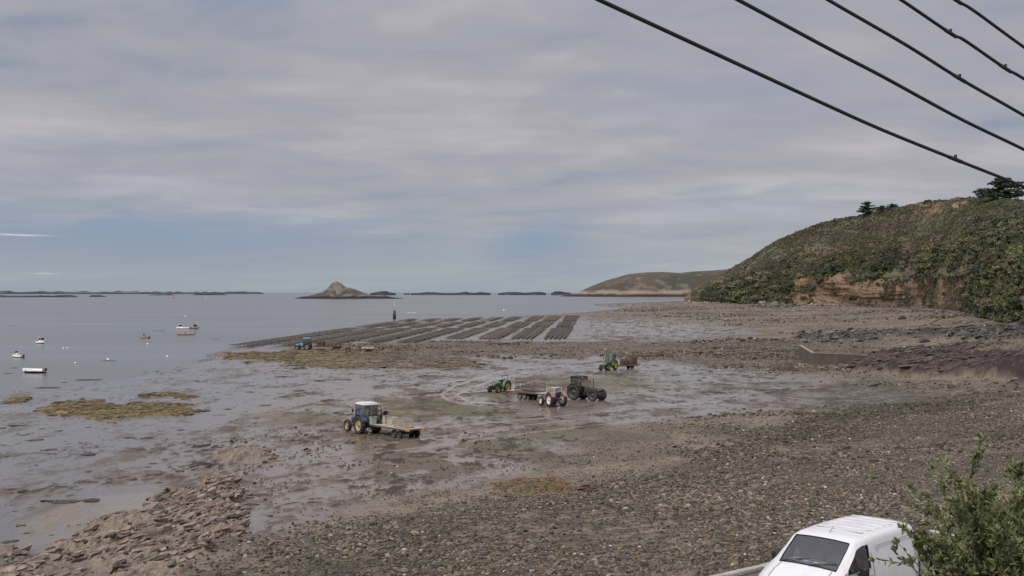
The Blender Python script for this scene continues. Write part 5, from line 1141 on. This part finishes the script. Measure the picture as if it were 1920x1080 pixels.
for (px, py, w) in ((166, 884, 9), (109, 808, 14), (66, 825, 30), (81, 844, 12), (97, 843, 24), (166, 852, 30), (244, 821, 22), (278, 821, 24), (262, 843, 22), (406, 839, 22), (277, 876, 14), (337, 883, 14), (353, 879, 12), (365, 879, 12), (287, 869, 14), (69, 872, 8), (166, 801, 10), (3, 803, 20), (30, 798, 26), (428, 767, 16), (381, 769, 24), (378, 870, 12), (437, 867, 14), (23, 918, 14), (42, 920, 15), (83, 940, 15), (123, 941, 40), (97, 939, 14), (169, 938, 32), (61, 951, 12), (30, 958, 12), (130, 985, 7), (148, 984, 9), (497, 928, 34), (472, 946, 26), (441, 966, 28), (409, 1000, 30),
                    (165, 712.5, 46), (88, 727, 42), (121, 717.5, 13), (27, 692, 13), (16, 702, 18), (204, 678, 26), (404, 636, 16), (22, 611, 16), (300, 620, 26), (100, 1003, 12), (54, 1000, 20), (20, 1015, 26), (40, 985, 16), (600, 714, 20), (640, 712, 30), (560, 742, 18), (470, 735, 20), (750, 705, 14), (690, 762, 18), (205, 905, 10), (250, 900, 14), (310, 862, 12), (330, 850, 10), (300, 905, 16), (500, 760, 22), (530, 706, 26), (340, 806, 14)):
    p = gp(px, py) if py > 640 else Vector(at(px, py, 0)); s = w/F*p.y
    o = link('weed_clump', random.choice(WL), None, weedm); o.location = (p.x, p.y, max(p.z, 0)); o.rotation_euler = (0, 0, random.uniform(-.3, .3)); o.scale = (s, min(s*random.uniform(.7, 1.4), 6), min(s*.35, .32))
    setp(o, 'dark clump of wet seaweed lying on the shining wet mud', 'seaweed clump', 'seaweed clumps on the wet flat')
p = gp(1691, 598.5); o = link('boulder', stone_mesh('boulder', principled('dark_boulder', (.05, .045, .042), .85, noise=.3, bump=.5), 5, 3, .8)); o.location = (p.x, p.y, p.z+.5); o.scale = (3.0, 2.4, 2.4); setp(o, 'single dark boulder on the beach below the cliff', 'boulder')
p = gp(1733, 641); o = link('boulder', o.data); o.location = (p.x, p.y, p.z+.3); o.scale = (2.2, 1.6, 1.7); setp(o, 'dark boulder at the edge of the black rock strip behind the red mound', 'boulder')
p = gp(778, 1001); o = link('boulder', stone_mesh('boulder_b', principled('tan_boulder', lin(158, 138, 108), .85, noise=.3, bump=.5), 9, 3, .7)); o.location = (p.x, p.y, p.z+.05); o.scale = (.42, .34, .36); setp(o, 'tan coloured stone standing out in the dark foreground shingle', 'stone')

# ------------------------------------------------------------------ the white van
def van():
    root = empty('white_van', (7.76, 26.15, QZ+.05), math.atan2(-.69, -.72), label='white panel van parked on the quay with papers behind its windscreen', cat='van')
    vp = principled('van_white', lin(228, 228, 230), .28, noise=.03, nscale=1, coat=.4, dirt=lin(190, 186, 178), dirtamt=.25)
    # stations: x, z of the top line, half width at the sill / at the belt / at the roof edge
    st = [(2.42, .78, .66, .70, .60), (2.36, .98, .80, .82, .70), (2.15, 1.12, .90, .90, .76), (1.90, 1.22, .94, .93, .80), (1.68, 1.31, .95, .94, .81), (1.62, 1.345, .95, .94, .81),
          (1.45, 1.49, .95, .94, .81), (1.28, 1.62, .95, .94, .80), (1.12, 1.735, .95, .94, .79), (.98, 1.85, .95, .94, .775), (.92, 1.88, .95, .94, .775), (.70, 1.925, .95, .945, .775), (.48, 1.93, .95, .945, .78), (.40, 1.935, .95, .945, .78),
          (.1, 1.95, .95, .945, .785), (-.4, 1.96, .95, .945, .785), (-.9, 1.96, .95, .945, .785), (-1.4, 1.95, .95, .945, .78), (-1.68, 1.935, .95, .94, .775), (-1.76, 1.90, .94, .93, .76), (-1.80, 1.80, .92, .91, .72)]
    def sec(x, zt, ws, wb_, wr):
        zb = min(1.28, zt-.06); zw = zb+(zt-.12-zb)*.92 if zt > 1.45 else zb+(zt-zb)*.35
        f = lambda z: wb_+(wr-wb_)*max(0, (z-1.1)/(1.9-1.1))**1.3 if z > 1.1 else wb_
        top = zt
        pts = [(ws, .32), (ws+.0, .42), (ws+.01, .75), (ws*.995, min(1.02, zb-.03)), (max(f(zb), wr+.01), zb), (max(f(zw), wr+.005)+.012, zw), (wr+.02, top-.075), (wr-.03, top-.03), (wr-.10, top-.008), (wr-.15, top), (wr*.4, top+.018), (0, top+.022)]
        return [(x, w, z) for w, z in pts]
    S_ = [sec(*s) for s in st]; K = len(S_[0]); body = MB(); wsn = MB(); side = {1: MB(), -1: MB()}
    V = []
    for s in (1, -1):
        V = [(p[0], p[1]*s, p[2]) for r in S_ for p in r]; fb = []; fw = []; fs_ = []
        for i in range(len(st)-1):
            for j in range(K-1):
                q = (i*K+j, i*K+j+1, (i+1)*K+j+1, (i+1)*K+j)
                if 5 <= i <= 8 and j >= 8: fw.append(q)
                elif j == 4 and 6 <= i <= 11: fs_.append(q)
                else: fb.append(q)
        body.add(V, fb, True); 
        for i in (0, len(st)-1): body.add([V[i*K+j] for j in range(K)]+[(V[i*K+K-1][0], 0, .32)], [tuple(range(K+1))])
        ins = [(p[0], p[1]-.012*s, p[2]-.004) for p in V]
        wsn.add([(p[0]+.004, p[1], p[2]-.010) for p in V], fw, True); side[s].add(ins, fs_, True)
    bm = body.mesh('body'); b = bmesh.new(); b.from_mesh(bm); bmesh.ops.remove_doubles(b, verts=b.verts, dist=.002)
    # wheel arches are cut as dark wells on the sill: keep the shell, add arches
    b.to_mesh(bm); b.free(); link('body', bm, root, vp)
    vg = glassmat('van_glass', (.8, .84, .84, 1), .16)
    wsn.build('windscreen', vg, root)
    for s in (1, -1): side[s].build('side_window', vg, root)
    seal = blackm
    def edge(pts, r=.012, nm='window_seal'): m = MB(); m.tube(pts, r, 6); m.build(nm, seal, root)
    for s in (1, -1):
        edge([(S_[i][8][0], s*S_[i][8][1], S_[i][8][2]+.002) for i in range(5, 10)]); 
        lo = [(S_[i][4][0], s*(S_[i][4][1]+.003), S_[i][4][2]) for i in range(6, 13)]; up = [(S_[i][5][0], s*(S_[i][5][1]+.003), S_[i][5][2]) for i in range(12, 5, -1)]; edge(lo+up+[lo[0]], .013)
    edge([(S_[5][j][0], S_[5][j][1], S_[5][j][2]+.002) for j in range(8, K)]+[(S_[5][j][0], -S_[5][j][1], S_[5][j][2]+.002) for j in range(K-2, 7, -1)], .022)
    edge([(S_[9][j][0], S_[9][j][1], S_[9][j][2]+.002) for j in range(8, K)]+[(S_[9][j][0], -S_[9][j][1], S_[9][j][2]+.002) for j in range(K-2, 7, -1)], .010)
    # interior
    dark = principled('van_interior', (.07, .07, .072), .8); m = MB(); m.rbox(.90, 1.50, -.74, .74, .95, 1.335, .05); m.box(.35, .38, -.72, .72, .4, 1.85); m.box(.35, 2.3, -.8, .8, .40, .44); m.build('dashboard', dark, root)
    for y in (-.48, 0.02, .48):
        m = MB(); m.rbox(.42, .56, y-.22, y+.22, .85, 1.42, .05); m.rbox(.44, .54, y-.12, y+.12, 1.42, 1.62, .04); m.rbox(.5, .95, y-.22, y+.22, .78, .9, .04); m.build('seat', principled('van_seat', (.05, .05, .055), .9), root)
    m = MB(); rg = [(.98+.07*math.cos(a), .48+.19*math.sin(a), 1.36+.17*math.cos(a)) for a in [i*math.pi/8 for i in range(17)]]; m.tube(rg, .016, 6, cap=False); m.build('steering_wheel', dark, root)
    papers = [((1.30, -.55), (.22, .15), (205, 208, 206)), ((1.24, -.30), (.20, .14), (190, 196, 196)), ((1.38, -.18), (.16, .10), (96, 160, 206)), ((1.30, .0), (.12, .16), (208, 206, 200)), ((1.22, .12), (.10, .10), (180, 196, 190)), ((1.40, -.62), (.14, .08), (120, 172, 200)), ((1.18, -.6), (.2, .12), (150, 150, 146)), ((1.36, .16), (.10, .07), (196, 190, 176))]
    for k, ((x, y), (a, c_), col) in enumerate(papers):
        o = MB(); o.box(-a/2, a/2, -c_/2, c_/2, 0, .012); q = link('loose_paper', o.mesh('loose_paper'), None, cloth(col)); Mw = Matrix.Translation(root.location) @ root.rotation_euler.to_matrix().to_4x4()
        q.location = Mw @ Vector((x-.08, y, 1.337+.0002*k)); q.rotation_euler = (0, 0, root.rotation_euler[2]+random.uniform(-.5, .5)); setp(q, 'loose paper or wrapper lying on the dashboard of the white van' if k else 'white folded paper at the left end of the dashboard of the white van', 'paper', 'papers on the van dashboard')
        if not k: del q['group']
    # roof ribs, side panel crease, rear corner strip
    for k in range(6):
        x = .25-k*.33; m = MB(); m.rbox(x-.035, x+.035, -.60, .60, 1.966, 1.984, .008); m.build('roof_rib', vp, root)
    for s in (1, -1):
        m = MB(); m.tube([(.18, s*.893, 1.62), (.12, s*.868, 1.715), (-1.52, s*.868, 1.715), (-1.60, s*.893, 1.62), (-1.60, s*.953, 1.15)], .010, 6); m.build('panel_crease', principled('crease_grey', lin(150, 152, 156), .5), root)
        m = MB(); m.tube([(-1.795, s*.76, 1.82), (-1.79, s*.86, 1.62), (-1.80, s*.935, 1.2), (-1.80, s*.945, .5)], .022, 6); m.build('rear_seal', blackm, root)
        m = MB(); m.tube([(.38, s*.785, 1.80), (.36, s*.91, 1.45), (.36, s*.957, 1.1), (.36, s*.962, .45)], .005, 5); m.build('door_gap', blackm, root)
        m = MB(); m.rbox(.45, .65, s*.955-.012, s*.955+.012, 1.06, 1.10, .008); m.build('door_handle', blackm, root)
        m = MB(); m.tube([(1.05, s*.93, 1.22), (1.12, s*1.06, 1.25)], .03, 6); m.rbox(1.04, 1.20, s*1.12-.09, s*1.12+.09, 1.12, 1.42, .035); m.build('mirror', blackm, root)
        m = MB(); m.rbox(2.10, 2.39, s*.70-.13, s*.70+.13, .86, 1.04, .05); m.build('headlight', principled('headlamp', (.5, .52, .55), .1), root)
        m = MB(); m.rbox(-1.83, -1.78, s*.80-.07, s*.80+.07, .9, 1.5, .02); m.build('tail_light', principled('tail_red', (.4, .02, .02), .3), root)
    m = MB(); m.rbox(2.30, 2.50, -.88, .88, .30, .62, .06); m.rbox(-1.90, -1.76, -.9, .9, .32, .55, .05); m.build('bumper', blackm, root)
    m = MB(); m.rbox(2.38, 2.44, -.42, .42, .66, .80, .02); m.build('grille', blackm, root)
    for s in (1, -1): m = MB(); m.tube([(1.66, s*.64, 1.335), (1.9, s*.66, 1.242), (2.15, s*.64, 1.135), (2.33, s*.58, 1.01)], .005, 5); m.build('bonnet_gap', blackm, root)
    m = MB()
    for (y0, y1) in ((-.62, .0), (.05, .66)): m.tube([(1.66, y0, 1.372), (1.55, (y0+y1)/2, 1.440), (1.50, y1, 1.475)], .010, 5)
    m.build('wiper', blackm, root)
    m = MB(); m.tube([(.72, -.0, 1.92), (.50, .0, 2.05)], .006, 5); m.build('aerial', blackm, root)
    wm = wheel_meshes(.33, .22, 0)
    for x in (1.55, -1.05):
        for s in (1, -1): 
            add_wheel(root, wm, x, s*.86, .33, grey_hub); m = MB(); m.lathe([(-.02, .0), (-.02, .40), (.02, .40), (.02, 0)], 20, 'y', c=(x, s*.945, .36)); m.build('wheel_arch', blackm, root)
van()

# ------------------------------------------------------------------ near shrub at the lower right
def near_shrub():
    rng = random.Random(12); root = empty('tall_shrub', (6.05, 11.0, QZ), 0, label='leafy green shrub reaching up in front of the white van at lower right', cat='shrub')
    lm = principled('shrub_leaves', (*srgb3(106, 112, 74), 1), .5, noise=.5, nscale=5, spec=.35); tw = principled('twig_bark', (.12, .095, .07), .85, noise=.3)
    LV = []; LF = []; branches = []
    def leaf(p, d, s):
        u = Vector((rng.gauss(0, 1), rng.gauss(0, 1), rng.gauss(0, 1))); w = d.cross(u).normalized(); nrm = w.cross(d).normalized(); b = len(LV)
        L_ = s*rng.uniform(.7, 1.2); W_ = L_*.20
        LV.extend([p, p+d*L_*.35+w*W_+nrm*L_*.02, p+d*L_*.75+w*W_*.7+nrm*L_*.0, p+d*L_-nrm*L_*.08, p+d*L_*.75-w*W_*.7, p+d*L_*.35-w*W_+nrm*L_*.02, p+d*L_*.5-nrm*L_*.05])
        LF.extend([(b, b+1, b+6), (b+1, b+2, b+6), (b+2, b+3, b+6), (b+3, b+4, b+6), (b+4, b+5, b+6), (b+5, b, b+6)])
    def twig(p, d, ln, r, depth):
        n = 5; pts = [p]; q = p
        for i in range(n):
            d = (d+Vector((rng.gauss(0, .09), rng.gauss(0, .09), rng.gauss(0, .07)))+Vector((0, 0, .05))).normalized(); q = q+d*ln/n; pts.append(q)
            if depth > 0 and i >= 1:
                for _ in range((1 if ln < .75 else rng.choice((2, 2, 3))) if depth == 2 else rng.choice((0, 1))):
                    dd = (d+Vector((rng.gauss(0, .42), rng.gauss(0, .5), rng.gauss(0, .40)))).normalized(); twig(q, dd, ln*rng.uniform(.32, .5), r*.5, depth-1)
            if depth <= 1:
                for _ in range(4):
                    ld = (d*.9+Vector((rng.gauss(0, .6), rng.gauss(0, .6), rng.gauss(0, .5)))).normalized(); leaf(pts[-2].lerp(q, rng.random()), ld, .072)
        if depth <= 1:
            for _ in range(9): leaf(q, (d*.9+Vector((rng.gauss(0, .5), rng.gauss(0, .5), rng.gauss(0, .5)))).normalized(), .074)
        cur.tube(pts, [r*(1-.75*i/n) for i in range(n+1)], 5)
    T = lambda px, py, D: Vector(((px-960)/F*D-6.05, D-11.0, HC-(py-HOR)/F*D-QZ))
    tips = [(1800, 880, 10.6), (1768, 915, 10.9), (1724, 928, 10.4), (1752, 962, 11.3), (1835, 912, 11.4), (1880, 940, 10.8), (1915, 965, 11.5), (1672, 1050, 10.5), (1684, 1018, 10.7), (1712, 1040, 10.9), (1738, 1062, 10.6), (1758, 1030, 11.0), (1775, 1064, 10.8), (1770, 1000, 11.3), (1782, 965, 10.9), (1850, 965, 11.9), (1806, 985, 11.0), (1940, 925, 11.2), (1980, 985, 11), (1890, 1000, 10.2), (1830, 1025, 10.3), (1950, 1050, 10.4), (2020, 1080, 11.5), (1860, 1060, 11.8), (1810, 945, 11.7), (1905, 905, 11.9), (2060, 1000, 11.2), (1800, 1035, 10.7), (1815, 1065, 11.3), (1850, 1035, 10.5), (1838, 985, 10.9), (1870, 1015, 10.9), (1900, 1040, 11.2), (1880, 1075, 10.2), (1815, 1005, 11.6), (1930, 1010, 10.7), (1860, 935, 11.2), (1895, 970, 11.3), (1830, 1075, 10.8), (1880, 1030, 11.5), (1910, 1070, 10.6), (1870, 985, 11.1), (1845, 1000, 11.6)]
    for i, (px, py, D) in enumerate(tips):
        cur = MB(); tip = T(px-(0 if px < 1790 else 12), py+(0 if px < 1790 else 62), D); base = Vector((rng.uniform(-.15, .25), rng.uniform(-.2, .2), 1.4+rng.uniform(0, .6))); mid = base.lerp(tip, .5)+Vector((.30, 0, -.15)); st_ = base.lerp(tip, .70)+Vector((.14, 0, -.10))
        cur.tube([Vector((0, 0, .9)), base, mid, st_], [.035, .028, .018, .012], 6); d = (tip-st_); twig(st_, d.normalized(), d.length*.92, .010, 1 if px < 1790 else 2); cur.build('branch', tw, root)
    m = MB(); m.tube([(0, 0, -.05), (.05, 0, .5), (0, 0, 1.0)], [.09, .07, .05], 8); m.build('trunk', tw, root)
    me = bpy.data.meshes.new('foliage'); me.from_pydata([tuple(v) for v in LV], [], LF); link('foliage', me, root, lm, )['kind'] = 'stuff'
near_shrub()

# ------------------------------------------------------------------ overhead cables
def cables():
    cm = principled('cable_sheath', (.012, .014, .014), .55, noise=.2)
    sets = [([(1000, -60), (1121, -2), (1352, 105), (1527, 186), (1655, 243.5), (1792, 299), (1920, 350), (2080, 418)], 'lowest black overhead cable, running down to the hilltop cypress', [5]),
            ([(1270, -62), (1386, 0), (1553, 90), (1655, 143), (1800, 222), (1920, 280), (2080, 360)], 'second lowest black overhead cable, smooth and without a kink', []),
            ([(1460, -60), (1555, 0), (1698, 83), (1800, 147), (1920, 216), (2080, 310)], 'middle one of the five black overhead cables, with one clamp', [3]),
            ([(1600, -60), (1691.6, 0), (1783, 62), (1809, 75), (1886, 128), (1920, 147), (2080, 245)], 'second highest black overhead cable, with two small clamps', [2, 4]),
            ([(1720, -50), (1794, 0), (1826, 19), (1920, 87.5), (2080, 200)], 'highest black overhead cable, crossing only the top right corner', [1])]
    for i, (P, lab, kn) in enumerate(sets):
        D = lambda px: 7.6+(px-1100)*.0042+i*.25; pts = [Vector(((px-960)/F*D(px), D(px), HC-(py-HOR)/F*D(px))) for px, py in P]
        pts = [pts[0]+(pts[0]-pts[1]).normalized()*14+Vector((0, 0, .8)), pts[0]+(pts[0]-pts[1]).normalized()*3]+pts+[pts[-1]+(pts[-1]-pts[-2]).normalized()*3, pts[-1]+(pts[-1]-pts[-2]).normalized()*16+Vector((0, 0, 1.5))]; kn = [k+2 for k in kn]
        root = empty('overhead_cable', pts[0], 0, label=lab, cat='cable', group='black overhead cables'); m = MB(); sm = []
        for a in range(len(pts)-1):
            p0, p1, p2, p3 = pts[max(a-1, 0)], pts[a], pts[a+1], pts[min(a+2, len(pts)-1)]
            for k in range(8):
                t = k/8; sm.append(.5*((2*p1)+(p2-p0)*t+(2*p0-5*p1+4*p2-p3)*t*t+(3*p1-p0-3*p2+p3)*t**3)-pts[0])
        sm.append(pts[-1]-pts[0]); m.tube(sm, .0165, 8); m.build('cable', cm, root)
        for k in kn:
            p = pts[k]-pts[0]; d = (pts[k+1]-pts[k-1]).normalized(); m = MB(); m.tube([p-d*.09, p+d*.09], .0195, 8); m.rbox(p.x-.012, p.x+.012, p.y-.012, p.y+.012, p.z+.0, p.z+.045, .004); m.build('clamp', cm, root)
cables()
